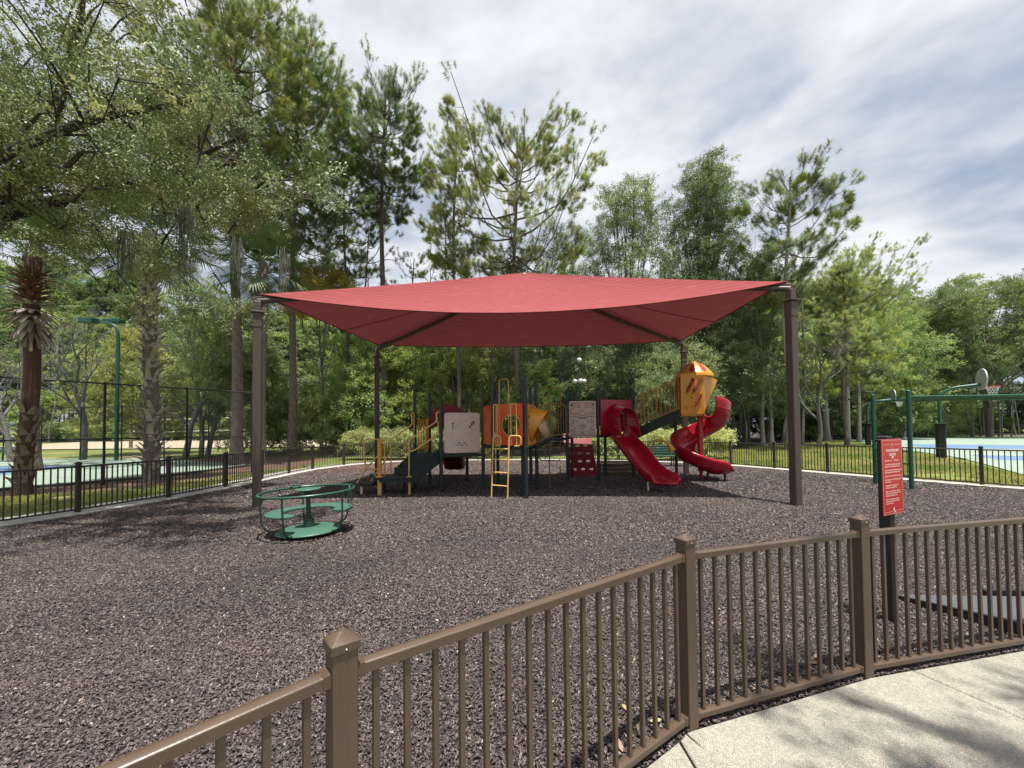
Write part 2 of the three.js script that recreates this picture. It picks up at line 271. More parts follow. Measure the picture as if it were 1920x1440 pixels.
// near pavement of exposed-aggregate concrete: one slab between every two joints
{
  const w1 = worley(5, 90);
  const agg = tex(1024, (u, v) => { const [f1, f2, id] = w1(u, v), e = sstep(f2 - f1, 0.02, 0.22), n = tile(u, v, 8, 4, 4), st = sstep(tile(u, v, 3, 31, 5, 0.6), 0.12, 0.42); const b = mix(0.32, 0.40 + 0.15 * id, e) * (1 + 0.16 * n) * (1 - 0.22 * st); return [b * 1.07, b * 0.99, b * 0.84]; }, 1.25);
  const aggB = tex(1024, (u, v) => { const [f1, f2] = w1(u, v); return sstep(f2 - f1, 0, 0.35); }, 0.95, false);
  M.aggregate = std([1, 1, 1], 0.85, { map: agg, bumpMap: aggB, bumpScale: 0.004 });
  M.kerb = std([1, 1, 1], 0.85, { map: tex(512, (u, v) => { const n = tile(u, v, 40, 12, 4, 0.7), m = tile(u, v, 4, 7, 4), s = sstep(tile(u, v, 6, 41, 4), 0.2, 0.4), b = 0.60 * (1 + 0.3 * n + 0.2 * m) * (1 - 0.25 * s); return [b, b * 0.95, b * 0.85]; }, 1.6), bumpMap: grassBump, bumpScale: 0.003 });
  const off = 0.034, edge = nearLine.map(([x, d], i) => { const a = nearLine[Math.max(0, i - 1)], b = nearLine[Math.min(nearLine.length - 1, i + 1)], L = Math.hypot(b[0] - a[0], b[1] - a[1]); return [x + off * (b[1] - a[1]) / L, d - off * (b[0] - a[0]) / L]; });
  const pave = new THREE.Group(); pave.name = 'pavement'; pave.userData.kind = 'structure'; scene.add(pave);
  const lerp2 = (a, b, t) => [mix(a[0], b[0], t), mix(a[1], b[1], t)];
  const e = edge, J1 = lerp2(e[4], e[5], 0.21), J2 = lerp2(e[3], e[4], -0.04);
  const far1 = [J1[0] + 0.95, J1[1] - 2.6], far2 = [J2[0] + 0.62, J2[1] - 1.3], far3 = [J2[0] + 0.9, J2[1] - 2.6];
  const gap = 0.006;
  const slabs = [
    [[J1[0] + gap, J1[1]], e[5], e[6], [9.5, 2.0], [9.0, -2.0], [far1[0] + gap, far1[1]]],
    [[J2[0] + gap, J2[1]], [e[3][0] + 0.02, e[3][1] + 0.005], e[4], [J1[0] - gap, J1[1]], [far1[0] - gap, far1[1]], [far3[0] + gap, far3[1]]],
    [lerp2(e[2], e[3], 0.93), [J2[0] - gap, J2[1] - 0.01], [far2[0] - gap, far2[1]], [0.95, 0.9]],
    [e[2], lerp2(e[2], e[3], 0.92), [0.945, 0.89], [far2[0] - gap, far2[1] - gap], [far3[0] - gap, far3[1]], [-0.2, -3.0], e[0], e[1]],
  ];
  for (const s of slabs) part('slab', planUV(slab(s.slice().reverse(), -0.064, -0.002, 0.006)), M.aggregate, pave);
  // concrete band under the far fence, cast in lengths
  const band = new THREE.Group(); band.name = 'kerb'; band.userData.kind = 'structure'; scene.add(band);
  const nrm = leftLine.map((p, i) => { const a = leftLine[Math.max(0, i - 1)], b = leftLine[Math.min(leftLine.length - 1, i + 1)], L = Math.hypot(b[0] - a[0], b[1] - a[1]); return [-(b[1] - a[1]) / L, (b[0] - a[0]) / L]; });   // outwards
  for (let i = 0; i + 1 < leftLine.length; i++) {
    const a = leftLine[i], b = leftLine[i + 1], o0 = i < 9 ? 0.75 : 0.16, o1 = i + 1 < 9 ? 0.75 : 0.16, inn = -0.26, g = 0.004, L = Math.hypot(b[0] - a[0], b[1] - a[1]), A = lerp2(a, b, g / L), B = lerp2(a, b, 1 - g / L);
    const q = [[A[0] + nrm[i][0] * inn, A[1] + nrm[i][1] * inn], [B[0] + nrm[i + 1][0] * inn, B[1] + nrm[i + 1][1] * inn], [B[0] + nrm[i + 1][0] * o1, B[1] + nrm[i + 1][1] * o1], [A[0] + nrm[i][0] * o0, A[1] + nrm[i][1] * o0]];
    part('kerb_length', planUV(slab(q, -0.06, 0.035, 0.008)), M.kerb, band);
  }
}
// straw-covered strip, game courts, sand
struct('pine_straw', planUV(sheet([[-15.9, 10.2], [-12.6, 12.1], [-11.0, 15.0], [-10.2, 19], [-11.5, 25], [-30, 30], [-15.3, 20], [-14.6, 14.5], [-17.5, 10.8]].reverse(), -0.062)), M.straw);
const courtTone = (r, g, b) => std([1, 1, 1], 0.8, { map: tex(512, (u, v) => { const n = tile(u, v, 60, 3, 4, 0.7), m = tile(u, v, 4, 6, 4), k = 1 + 0.14 * n + 0.16 * m; return [r * k, g * k, b * k]; }, 6) });
M.courtGreen = courtTone(0.30, 0.385, 0.31); M.courtBlue = courtTone(0.13, 0.235, 0.40); M.courtLine = std([0.62, 0.64, 0.62], 0.7);
M.dirtEdge = std([0.10, 0.095, 0.09], 0.9);
{
  const cl = [[-17.9, 9.5], [-14.9, 13.4], [-13.6, 15.9], [-13.2, 20.5], [-24, 27.4], [-44, 27.8], [-44, 9]];
  const c = part('tennis_court', planUV(slab(cl.slice().reverse(), -0.068, -0.030)), M.courtGreen, scene, 'structure');
  part('court_edge', slab([[-17.9, 9.5], [-14.9, 13.4], [-13.6, 15.9], [-13.2, 20.5], [-13.35, 20.55], [-13.75, 16.0], [-15.02, 13.5], [-18.0, 9.6]].reverse(), -0.066, 0.03), M.dirtEdge, scene, 'structure');
  part('court_paint', planUV(sheet([[-44, 13.4], [-19.6, 13.4], [-23.5, 21.5], [-44, 21.9]].reverse(), -0.026)), M.courtBlue, scene, 'structure');
  for (const [a, b] of [[[-19.6, 13.4], [-23.5, 21.5]], [[-44, 13.4], [-19.6, 13.4]], [[-44, 21.9], [-23.5, 21.5]]]) part('court_line', bar(V(a[0], -0.022, a[1]), V(b[0], -0.022, b[1]), 0.06, 0.004), M.courtLine, scene, 'structure');
  const B = [[15.0, 10.8], [19.68, 16.46], [23.03, 20.63], [25.35, 24.45], [30.29, 33.49], [38.5, 45.5], [46, 57], [90, 52], [90, 10]];
  part('basketball_court', planUV(slab(B, -0.066, -0.030)), M.courtGreen, scene, 'structure');
  const ax = new THREE.Vector2(0.55, 0.835), ay = new THREE.Vector2(0.835, -0.55);      // court axes in plan
  const at = (o, a, b) => [o[0] + ax.x * a + ay.x * b, o[1] + ax.y * a + ay.y * b];
  const o = [22.6, 19.2], key = (a0, a1, b0, b1) => [at(o, a0, b0), at(o, a0, b1), at(o, a1, b1), at(o, a1, b0)];
  part('court_paint', planUV(sheet(key(0.2, 4.0, 0.6, 7.0), -0.026)), M.courtBlue, scene, 'structure');
  part('court_paint', planUV(sheet(key(13.0, 20.5, 1.0, 8.0), -0.026)), M.courtBlue, scene, 'structure');
  const line = (p, q) => part('court_line', bar(V(p[0], -0.021, p[1]), V(q[0], -0.021, q[1]), 0.07, 0.004), M.courtLine, scene, 'structure');
  line(at(o, -1.6, 0.3), at(o, 22, 0.3)); line(at(o, -1.6, 0.3), at(o, -1.6, 30)); line(at(o, 0.1, 0.4), at(o, 0.1, 7)); line(at(o, 4.1, 0.4), at(o, 4.1, 7)); line(at(o, 0.1, 7), at(o, 4.1, 7)); line(at(o, 10, 0.4), at(o, 10, 30));
  const arc = (c, R, a0, a1) => { const pts = []; for (let k = 0; k <= 30; k++) { const t = a0 + (a1 - a0) * k / 30, p = at(o, c[0] + R * Math.sin(t), c[1] + R * Math.cos(t)); pts.push(V(p[0], -0.020, p[1])); } const g = []; for (let k = 0; k < 30; k++) g.push(bar(pts[k], pts[k + 1], 0.07, 0.004)); part('court_line', g, M.courtLine, scene, 'structure'); };
  arc([2, 1.2], 6.2, -1.4, 1.57); arc([2, 7], 1.9, -1.57, 1.57); arc([17, 1.5], 6.2, -1.57, 1.57);
}
M.sand = std([1, 1, 1], 0.95, { map: tex(512, (u, v) => { const n = tile(u, v, 40, 13, 4, 0.6), k = 1 + 0.25 * n; return [0.50 * k, 0.43 * k, 0.31 * k]; }, 5) });
{
  const P = [], U = [], I = [], nx = 16, nd = 10;
  for (let j = 0; j <= nd; j++) for (let i = 0; i <= nx; i++) { const d = 41 + j / nd * 33, x = mix(-62, mix(-14, -19, j / nd), i / nx), y = rise(x, d) + 0.04; P.push(x, y, -d); U.push(x, d); }
  for (let j = 0; j < nd; j++) for (let i = 0; i < nx; i++) { const a = j * (nx + 1) + i; I.push(a, a + 1, a + nx + 1, a + 1, a + nx + 2, a + nx + 1); }
  const g = new THREE.BufferGeometry(); g.setAttribute('position', new THREE.Float32BufferAttribute(P, 3)); g.setAttribute('uv', new THREE.Float32BufferAttribute(U, 2)); g.setIndex(I); g.computeVertexNormals();
  struct('sand', g, M.sand);
}
// dark leaf litter on the floor of the wood
struct('forest_floor', planUV(sheet([[-18, 40], [-12, 27], [2, 25.5], [12, 25], [17, 30], [24, 38.5], [33, 43], [40, 50], [52, 60], [110, 57], [110, 170], [-8, 170]], -0.06)), M.litter);

// short grass tufts on the lawns seen through the fences
{
  const r = rng(5), bl = [];
  for (let i = 0; i < 9; i++) { const a = r() * 6.28, rad = r() * 0.07, h = 0.035 + 0.05 * r(), x = Math.cos(a) * rad, z = Math.sin(a) * rad, lx = (r() - 0.5) * 0.05, lz = (r() - 0.5) * 0.05, w = 0.005; bl.push(x - w, 0, z, x + w, 0, z, x + lx, h, z + lz); }
  const g = new THREE.BufferGeometry(); g.setAttribute('position', new THREE.Float32BufferAttribute(bl, 3)); g.computeVertexNormals();
  const spots = [], lawn = [[9.3, 18.8], [14.9, 8.4], [16.0, 12.0], [19.3, 16.5], [25, 24.4], [30, 33], [37, 43.5], [24, 38], [12, 25]], left = [[-11.2, 5], [-9.6, 10.4], [-9.5, 17.4], [-10.3, 20], [-11, 15], [-12.8, 11.6], [-16, 9]];
  const fill = (poly, x0, x1, d0, d1, n) => { for (let i = 0; i < n; i++) { const x = mix(x0, x1, r()), d = mix(d0, d1, r() ** 1.3); if (inside(poly, x, d) && fbm(x * 0.6, d * 0.6, 4.4, 3) > -0.16) spots.push([x, d]); } };
  fill(lawn, 9, 37, 8.4, 43, 90000); fill(left, -16, -9, 5, 20, 42000);
  const im = new THREE.InstancedMesh(g, std([1, 1, 1], 0.8), spots.length), m = new THREE.Matrix4(), q = new THREE.Quaternion(), up = new THREE.Vector3(0, 1, 0), c = new THREE.Color();
  spots.forEach(([x, d], i) => { const s = 0.8 + 0.9 * r() + d * 0.02; m.compose(new THREE.Vector3(x, -0.068, -d), q.setFromAxisAngle(up, r() * 6.28), new THREE.Vector3(s, s * 0.8, s)); im.setMatrixAt(i, m); const t = clamp(0.5 + 1.4 * fbm(x * 0.35, d * 0.35, 8.1, 3) + (r() - 0.5) * 0.5); c.setRGB(mix(0.26, 0.64, t), mix(0.38, 0.58, t), mix(0.07, 0.20, t)); im.setColorAt(i, c); });
  im.name = 'lawn_grass'; im.castShadow = im.receiveShadow = true; scene.add(im); tag(im, 'short green and straw coloured grass outside the playground fence', null, null, 'stuff');
}
// ---------- fences ----------
const railShape = (w, h) => { const s = new THREE.Shape(), r = 0.005; s.moveTo(-w / 2, -h / 2); s.lineTo(w / 2, -h / 2); s.lineTo(w / 2, h / 2 - r); s.quadraticCurveTo(w / 2 - 0.002, h / 2 + 0.001, 0, h / 2 + 0.004); s.quadraticCurveTo(-w / 2 + 0.002, h / 2 + 0.001, -w / 2, h / 2 - r); s.closePath(); return s; };
function railGeo(a, b, w, h) {
  const L = a.distanceTo(b), g = new THREE.ExtrudeGeometry(railShape(w, h), { depth: L, bevelEnabled: false, curveSegments: 5 }).translate(0, 0, -L / 2);
  const z = b.clone().sub(a).normalize(), x = new THREE.Vector3(0, 1, 0).cross(z).normalize(), y = z.clone().cross(x);
  return g.applyMatrix4(new THREE.Matrix4().makeBasis(x, y, z).setPosition(a.clone().add(b).multiplyScalar(0.5)));
}
function fence(name, label, category, line, mat, o = {}) {
  const { pw = 0.076, H = 1.045, gap = 0.1016, pick = 0.0195, y0 = 0, from = 0, detail = true } = o;
  const t = thing(name, label, category); if (!detail) t.userData.group = 'dark picket fences round the playground';
  const postG = rbox(pw, H + 0.12, pw, 0.006, 0, (H - 0.12) / 2, 0), capG = join([rbox(pw + 0.011, 0.03, pw + 0.011, 0.004, 0, H - 0.006, 0), new THREE.CylinderGeometry(0.012, (pw + 0.008) * 0.7071, 0.024, 4, 1).rotateY(Math.PI / 4).translate(0, H + 0.021, 0)]);
  const pickG = box(pick, 0.872, pick, 0, 0.5, 0), screw = new THREE.SphereGeometry(0.0045, 6, 4);
  line.forEach((p, i) => {
    const a = line[Math.max(0, i - 1)], b = line[Math.min(line.length - 1, i + 1)], turn = Math.atan2(b[1] - a[1], b[0] - a[0]);
    const post = part('post', postG, mat, t); post.position.set(p[0], y0, -p[1]); post.rotation.y = turn;
    const cap = part('cap', capG, mat, post); if (detail) { const s = part('screw', screw, M.steel, cap); s.position.set(0, H - 0.01, (pw + 0.011) / 2); }
  });
  for (let i = 0; i + 1 < line.length; i++) {
    const a = V(line[i][0], y0, line[i][1]), b = V(line[i + 1][0], y0, line[i + 1][1]), L = a.distanceTo(b), u = b.clone().sub(a).normalize();
    const A = a.clone().addScaledVector(u, pw / 2 - 0.004), B = b.clone().addScaledVector(u, -pw / 2 + 0.004), up = (p, y) => p.clone().setY(y0 + y);
    part('top_rail', railGeo(up(A, 0.952), up(B, 0.952), 0.046, 0.034), mat, t);
    part('bottom_rail', railGeo(up(A, 0.052), up(B, 0.052), 0.046, 0.030), mat, t);
    if (detail) for (const y of [0.952, 0.052]) for (const [e, s] of [[A, 1], [B, -1]]) part('bracket', bar(up(e, y).addScaledVector(u, 0.004 * s), up(e, y).addScaledVector(u, 0.03 * s), 0.052, 0.042, 0.002), mat, t);
    const n = Math.max(2, Math.round(L / gap)), turn = Math.atan2(-(b.z - a.z), b.x - a.x);
    for (let k = 1; k < n; k++) { const m = part('picket', pickG, mat, t); m.position.copy(a).lerp(b, k / n); m.rotation.y = turn; }
  }
  return t;
}
fence('near_fence', 'brown metal picket fence with square capped posts along the pavement in the foreground', 'fence', nearLine, M.fence);
const iLeft = 10, iBack = 17;
fence('picket_fence', 'dark metal picket fence on the left between the bark and the game court', 'fence', leftLine.slice(0, iLeft), M.farFence, { y0: 0.035, detail: false, H: 1.03 });
fence('picket_fence', 'dark metal picket fence across the back behind the climbing frame', 'fence', leftLine.slice(iLeft - 1, iBack).map((p, i) => i ? p : [p[0] + 0.09, p[1] + 0.06]), M.farFence, { y0: 0.035, detail: false, H: 1.03 });
fence('picket_fence', 'dark metal picket fence on the right in front of the sunny lawn', 'fence', leftLine.slice(iBack - 1).map((p, i) => i ? p : [p[0] + 0.09, p[1] - 0.04]), M.farFence, { y0: 0.035, detail: false, H: 1.03 });

// tall chain-link fences round the left court
function chainLink(label, a, b, posts, H, mids, cell, y0 = -0.05) {
  const t = thing('chain_link_fence', label, 'fence', undefined, 'chain-link fences round the left court'), A = V(a[0], y0, a[1]), B = V(b[0], y0, b[1]), L = A.distanceTo(B), up = (p, y) => p.clone().setY(y0 + y);
  for (let i = 0; i <= posts; i++) { const p = A.clone().lerp(B, i / posts); const o = part('post', cyl(0.036, 0.036, H + 0.05, 10, 0, 0, 0), M.black, t); o.position.copy(p); }
  part('top_rail', sweep([up(A, H), up(B, H)], 0.025, 8), M.black, t);
  for (const m of mids) part('middle_rail', sweep([up(A, m), up(B, m)], 0.022, 8), M.black, t);
  const w = [], u = B.clone().sub(A).normalize(), nz = new THREE.Vector3(0, 1, 0).cross(u);
  for (const s of [-1, 1]) for (let x = -H; x < L + H; x += cell) {
    let x0 = x, x1 = x + s * H, y1 = 0, y2 = H; if (s < 0) { x0 = x; x1 = x - H; }
    const cut = (X) => (X - x0) / (x1 - x0) * H; let lo = Math.max(0, Math.min(cut(0), cut(L))), hi = Math.min(H, Math.max(cut(0), cut(L))); if (hi - lo < 0.05) continue;
    const at = (y) => A.clone().addScaledVector(u, x0 + (x1 - x0) * y / H).setY(y0 + y).addScaledVector(nz, 0.003 * s);
    w.push(sweep([at(lo), at(hi)], 0.0022, 3, false));
  }
  part('wire_mesh', w, M.black, t, 'stuff');
  return t;
}
chainLink('tall black chain-link fence on the near side of the left court', [-17.6, 7.95], [-11.2, 17.2], 5, 3.42, [1.55], 0.075);
chainLink('tall black chain-link fence at the far side of the left court', [-40, 27.6], [-18.2, 24.0], 7, 3.4, [1.7], 0.14);
// ---------- shade canopy ----------
{
  const C = [[-5.77, 9.05], [6.06, 8.60], [6.24, 14.42], [-4.93, 14.6]], H = 4.78, t = thing('shade_canopy', 'large red fabric shade canopy on four brown steel posts over the climbing frame', 'canopy');
  const postG = join([rbox(0.172, 4.5, 0.172, 0.02, 0, 2.25, 0)]), flangeG = join([rbox(0.26, 0.035, 0.26, 0.008, 0, 4.5, 0), rbox(0.15, 0.26, 0.15, 0.02, 0, 4.62, 0), rbox(0.186, 0.34, 0.186, 0.02, 0, 4.31, 0)]);
  const peak = V(0.40, 6.26, 11.6);
  C.forEach(([x, d], i) => {
    const p = part('post', postG, M.shadePost, t); p.position.set(x, -0.1, -d); p.rotation.y = [0.5, 0.28, -0.2, 0.35][i];
    part('flange', flangeG, M.shadePost, p);
    const top = V(x, 4.66, d), q = peak.clone().sub(V(0, 0.20, 0).setZ(0));
    const mid = top.clone().lerp(q, 0.5).add(new THREE.Vector3(0, -0.05, 0));
    part('rafter', sweep([top, mid, q], 0.062, 10), M.shadePost, t);
    const u = peak.clone().sub(top).setY(0).normalize();
    part('corner_plate', bar(top.clone().addScaledVector(u, -0.1).setY(4.66), top.clone().addScaledVector(u, 0.55).setY(4.83), 0.03, 0.16, 0.01), M.shadePost, t);
  });
  part('hub', new THREE.SphereGeometry(0.14, 12, 8).translate(peak.x, peak.y - 0.14, peak.z), M.shadePost, t);
  const weave = tex(512, (u, v) => { const s = 0.5 + 0.5 * Math.sin(v * 2 * Math.PI * 90), k = 0.93 + 0.025 * s + 0.10 * tile(u, v, 9, 5, 4, 0.6) + 0.16 * tile(u, v, 60, 8, 2) , f = sstep(tile(u, v, 4, 17, 5, 0.6), 0.05, 0.5); return [0.44 * k * (1 + 0.10 * f), 0.106 * k * (1 + 0.3 * f), 0.116 * k * (1 + 0.3 * f)]; }, 2.6);
  const cloth = new THREE.MeshPhysicalMaterial({ color: rgb(0.60, 0.60, 0.60), map: weave, roughness: 1, specularIntensity: 0.25, transmission: 0.11, thickness: 0, side: THREE.DoubleSide, bumpMap: tex(256, (u, v) => 0.5 + 0.3 * Math.sin(v * 2 * Math.PI * 14 + 3 * tile(u, v, 4, 3, 3)) + 0.4 * tile(u, v, 6, 9, 4), 3.2, false), bumpScale: 0.008 });
  const tips = C.map(([x, d]) => { const u = V(x, 0, d).sub(peak).setY(0).normalize(); return V(x, 4.83, d).addScaledVector(u, -0.05); });
  // four panels: each is a sheet between two hips, its eave drawn in by the edge cable
  for (let s = 0; s < 4; s++) {
    const a = tips[s], b = tips[(s + 1) % 4], nu = 28, nv = 16, P = [], U = [], I = [];
    const mid = a.clone().lerp(b, 0.5), inw = peak.clone().sub(mid).setY(0), len = a.distanceTo(b), sagIn = len * 0.036, sagDn = s % 2 ? 0.10 : s ? 0.24 : 0.43; inw.normalize();
    for (let j = 0; j <= nv; j++) for (let i = 0; i <= nu; i++) {
      const u = i / nu, v = j / nv, bow = 4 * u * (1 - u);
      const e = a.clone().lerp(b, u).addScaledVector(inw, sagIn * bow); e.y -= sagDn * bow;
      const p = e.lerp(peak, v); p.y -= 0.30 * v * (1 - v) * bow * 1.2 + 0.04 * v * (1 - v) * 4;
      p.y += 0.012 * bow * (1 - v) * fbm(u * 9, v * 7, s * 3.3, 3);
      P.push(p.x, p.y, p.z); U.push(u * len, v * 5);
    }
    for (let j = 0; j < nv; j++) for (let i = 0; i < nu; i++) { const q = j * (nu + 1) + i; I.push(q, q + 1, q + nu + 1, q + 1, q + nu + 2, q + nu + 1); }
    const g = new THREE.BufferGeometry(); g.setAttribute('position', new THREE.Float32BufferAttribute(P, 3)); g.setAttribute('uv', new THREE.Float32BufferAttribute(U, 2)); g.setIndex(I); g.computeVertexNormals();
    const f = part('fabric_panel', g, cloth, t);
    const rim = []; for (let i = 0; i <= nu; i++) rim.push(new THREE.Vector3(P[i * 3], P[i * 3 + 1], P[i * 3 + 2]));
    part('hem', sweep(rim, 0.016, 6), cloth, f);
    const k0 = Math.round(nu * (s === 3 ? 0.45 : 0.5)), seam = []; if (s % 2) { for (let j = 0; j <= nv; j++) { const q = j * (nu + 1) + k0; seam.push(new THREE.Vector3(P[q * 3], P[q * 3 + 1] - 0.012, P[q * 3 + 2])); } part('seam', sweep(seam, 0.012, 5), cloth, f); }
  }
}
// ---------- climbing frame ----------
{
  const t = thing('climbing_frame', 'large play structure with red slides, orange panels and dark green posts under the red canopy', 'climbing frame');
  const P = { a: [-2.82, 11.6], b: [-2.56, 12.4], c: [-1.94, 10.9], d: [-1.46, 12.9], e: [-0.82, 11.2], f: [-0.5, 10.3], g: [0.33, 9.75], h: [0.27, 10.25], i: [0.68, 11.2], i2: [0.55, 12.0], j: [1.79, 13.0], k: [2.09, 14.0], l: [2.77, 12.9], m: [3.25, 14.0], n: [4.07, 13.5], o: [4.35, 14.3], p: [5.62, 13.75], q: [6.45, 13.75], e2: [-0.45, 12.4] };
  const top = { a: 2.98, b: 2.84, c: 2.92, d: 2.92, e: 2.96, f: 2.96, g: 2.99, h: 2.96, i: 2.99, i2: 2.9, j: 2.96, k: 2.96, l: 2.98, m: 2.98, n: 3.02, o: 3.0, p: 2.2, q: 2.2, e2: 2.9 };
  const clampAt = { a: [0.98, 2.06], b: [0.98, 2.06], c: [0.96, 2.12], d: [0.98, 2.06], e: [0.96, 2.12, 1.27, 2.34], f: [1.27, 2.34], g: [1.22, 2.34], h: [1.27, 2.34], i: [1.27, 2.36], i2: [1.27, 2.3], j: [1.42, 2.56], k: [1.42, 2.5], l: [1.42, 2.58], m: [1.42, 2.5], n: [1.42, 2.58], o: [1.42], p: [2.08], q: [2.08], e2: [1.27] };
  const vp = (k, y) => V(P[k][0], y, P[k][1]);
  for (const k in P) {
    const o = part('post', join([cyl(0.05, 0.05, top[k], 14, 0, 0, 0), new THREE.SphereGeometry(0.05, 14, 6, 0, 6.2832, 0, 1.5708).scale(1, 0.55, 1).translate(0, top[k], 0)]), M.postDark, t);
    o.position.set(P[k][0], -0.02, -P[k][1]);
    for (const y of clampAt[k]) part('clamp', join([cyl(0.062, 0.062, 0.06, 14, 0, y, 0), rbox(0.03, 0.05, 0.16, 0.006, 0.045, y + 0.03, 0)]), M.postDark, o);
  }
  const deck = (keys, y) => part('deck', slab(keys.map((k) => P[k]), y - 0.07, y, 0.01), M.deck, t);
  deck(['c', 'e', 'd', 'b', 'a'], 1.0); deck(['f', 'g', 'h', 'i', 'i2', 'e2', 'e'], 1.25); deck(['j', 'l', 'n', 'o', 'm', 'k'], 1.45);
  // a rounded plate between two posts: outline given in metres along and up, w wide, hole = optional Path
  const plate = (w, h, r, holes = [], th = 0.019) => { const s = new THREE.Shape(); s.moveTo(-w / 2 + r, -h / 2); s.lineTo(w / 2 - r, -h / 2); s.quadraticCurveTo(w / 2, -h / 2, w / 2, -h / 2 + r); s.lineTo(w / 2, h / 2 - r); s.quadraticCurveTo(w / 2, h / 2, w / 2 - r, h / 2); s.lineTo(-w / 2 + r, h / 2); s.quadraticCurveTo(-w / 2, h / 2, -w / 2, h / 2 - r); s.lineTo(-w / 2, -h / 2 + r); s.quadraticCurveTo(-w / 2, -h / 2, -w / 2 + r, -h / 2); s.holes.push(...holes); return new THREE.ExtrudeGeometry(s, { depth: th - 0.006, bevelEnabled: true, bevelThickness: 0.003, bevelSize: 0.003, bevelOffset: -0.003, bevelSegments: 1, curveSegments: 14 }).translate(0, 0, -th / 2); };
  const circ = (x, y, r) => { const p = new THREE.Path(); p.absarc(x, y, r, 0, 6.2832, true); return p; };
  const setBetween = (o, k1, k2, y, out = 0) => { const a = vp(k1, y), b = vp(k2, y), u = b.clone().sub(a).normalize(); o.position.copy(a).add(b).multiplyScalar(0.5); o.rotation.y = Math.atan2(-u.z, u.x); if (out) o.position.add(new THREE.Vector3(-u.z, 0, u.x).multiplyScalar(out)); return o; };
  const span = (k1, k2) => Math.hypot(P[k1][0] - P[k2][0], P[k1][1] - P[k2][1]);
  const bolt = new THREE.SphereGeometry(0.011, 8, 5).scale(1, 1, 0.5);
  const stroke = (pts, w = 0.014, closed = false) => { const g = []; const n = pts.length; for (let k = 0; k < (closed ? n : n - 1); k++) { const A = new THREE.Vector3(pts[k][0], pts[k][1], 0.0102), B = new THREE.Vector3(pts[(k + 1) % n][0], pts[(k + 1) % n][1], 0.0102); g.push(bar(A, B, 0.003, w).translate(0, 0, 0)); } return g; };
  const oval = (x, y, rx, ry, n = 18) => Array.from({ length: n }, (_, k) => [x + rx * Math.cos(k / n * 6.2832), y + ry * Math.sin(k / n * 6.2832)]);
  // the tool panel
  {
    const o = setBetween(part('tool_panel', plate(0.98, 1.10, 0.07), M.tan, t, null, 'pale tan activity panel with a small hammer, a spanner and a fence outline'), 'c', 'e', 1.60, 0.03); o.rotation.y += 0; const z = 0.012;
    for (const [x, y] of [[-0.28, 0.5], [0.28, 0.5], [-0.28, -0.5], [0.28, -0.5]]) { const b = part('bolt', bolt, M.steel, o); b.position.set(x, y, z); }
    part('hammer', [rbox(0.014, 0.15, 0.012, 0.003, -0.26, 0.18, z), rbox(0.06, 0.03, 0.014, 0.006, -0.26, 0.265, z)], M.engraved, o);
    const key = []; key.push(bar(new THREE.Vector3(0.19, 0.14, z), new THREE.Vector3(0.28, 0.25, z), 0.014, 0.03, 0.004), new THREE.TorusGeometry(0.032, 0.011, 6, 16).scale(1, 1.25, 0.6).rotateZ(-0.6).translate(0.30, 0.275, z));
    part('spanner', key, M.engraved, o);
    part('battlement', [...stroke([[-0.16, -0.34], [-0.13, -0.34], [-0.13, -0.28], [-0.05, -0.28], [-0.05, -0.35], [0.02, -0.35], [0.02, -0.28], [0.10, -0.28], [0.10, -0.34], [0.15, -0.34]], 0.02)], M.engraved, o);
    part('knob', new THREE.SphereGeometry(0.014, 8, 6).translate(0.08, 0.31, z), M.amber, o);
  }
  // orange-red panels
  setBetween(part('orange_panel', plate(span('e', 'f') - 0.16, 1.04, 0.02), M.orangeRed, t), 'e', 'f', 1.80);
  { const o = setBetween(part('orange_panel', plate(span('f', 'g') - 0.16, 1.04, 0.03, [circ(0.08, -0.02, 0.265)]), M.orangeRed, t, null, 'orange-red panel with a round crawl hole'), 'f', 'g', 1.80); part('hole_rim', new THREE.TorusGeometry(0.268, 0.012, 8, 32).translate(0.08, -0.02, 0.011), M.amber, o); }
  // amber bubble panel between the front corner and the bridge
  {
    const w = span('g', 'i') - 0.12, o = setBetween(part('bubble_panel', plate(w, 1.06, 0.03, [circ(0, 0.02, 0.40)]), M.amber, t), 'g', 'i', 1.79);
    const rows = []; for (let j = 0; j <= 6; j++) { const v = j / 6, ring = []; for (let k = 0; k < 32; k++) { const a = k / 32 * 6.2832, R = mix(0.46, 0.385, v), cx = Math.cos(a) * R, cy = Math.sin(a) * R + 0.02 - 0.06 * v; ring.push(new THREE.Vector3(cx, cy, 0.008 + v * (0.24 + 0.21 * Math.sin(a)))); } rows.push(ring); }
    const outer = rows, inner = rows.map((r) => r.map((p) => new THREE.Vector3(p.x * 0.95, (p.y - 0.02) * 0.95 + 0.02, p.z - 0.004))).reverse();
    const hood = loft([...outer, ...inner]); part('hood', hood, M.amber, o);
    const dome = new THREE.SphereGeometry(0.375, 28, 12, 0, 6.2832, 0, 1.45).scale(1, 0.6, 1).rotateX(Math.PI / 2).rotateX(-0.5).translate(0, -0.04, 0.2);
    part('bubble_window', dome, new THREE.MeshPhysicalMaterial({ color: rgb(0.72, 0.50, 0.33), roughness: 0.25, transmission: 0.55, thickness: 0, side: THREE.DoubleSide }), o);
  }
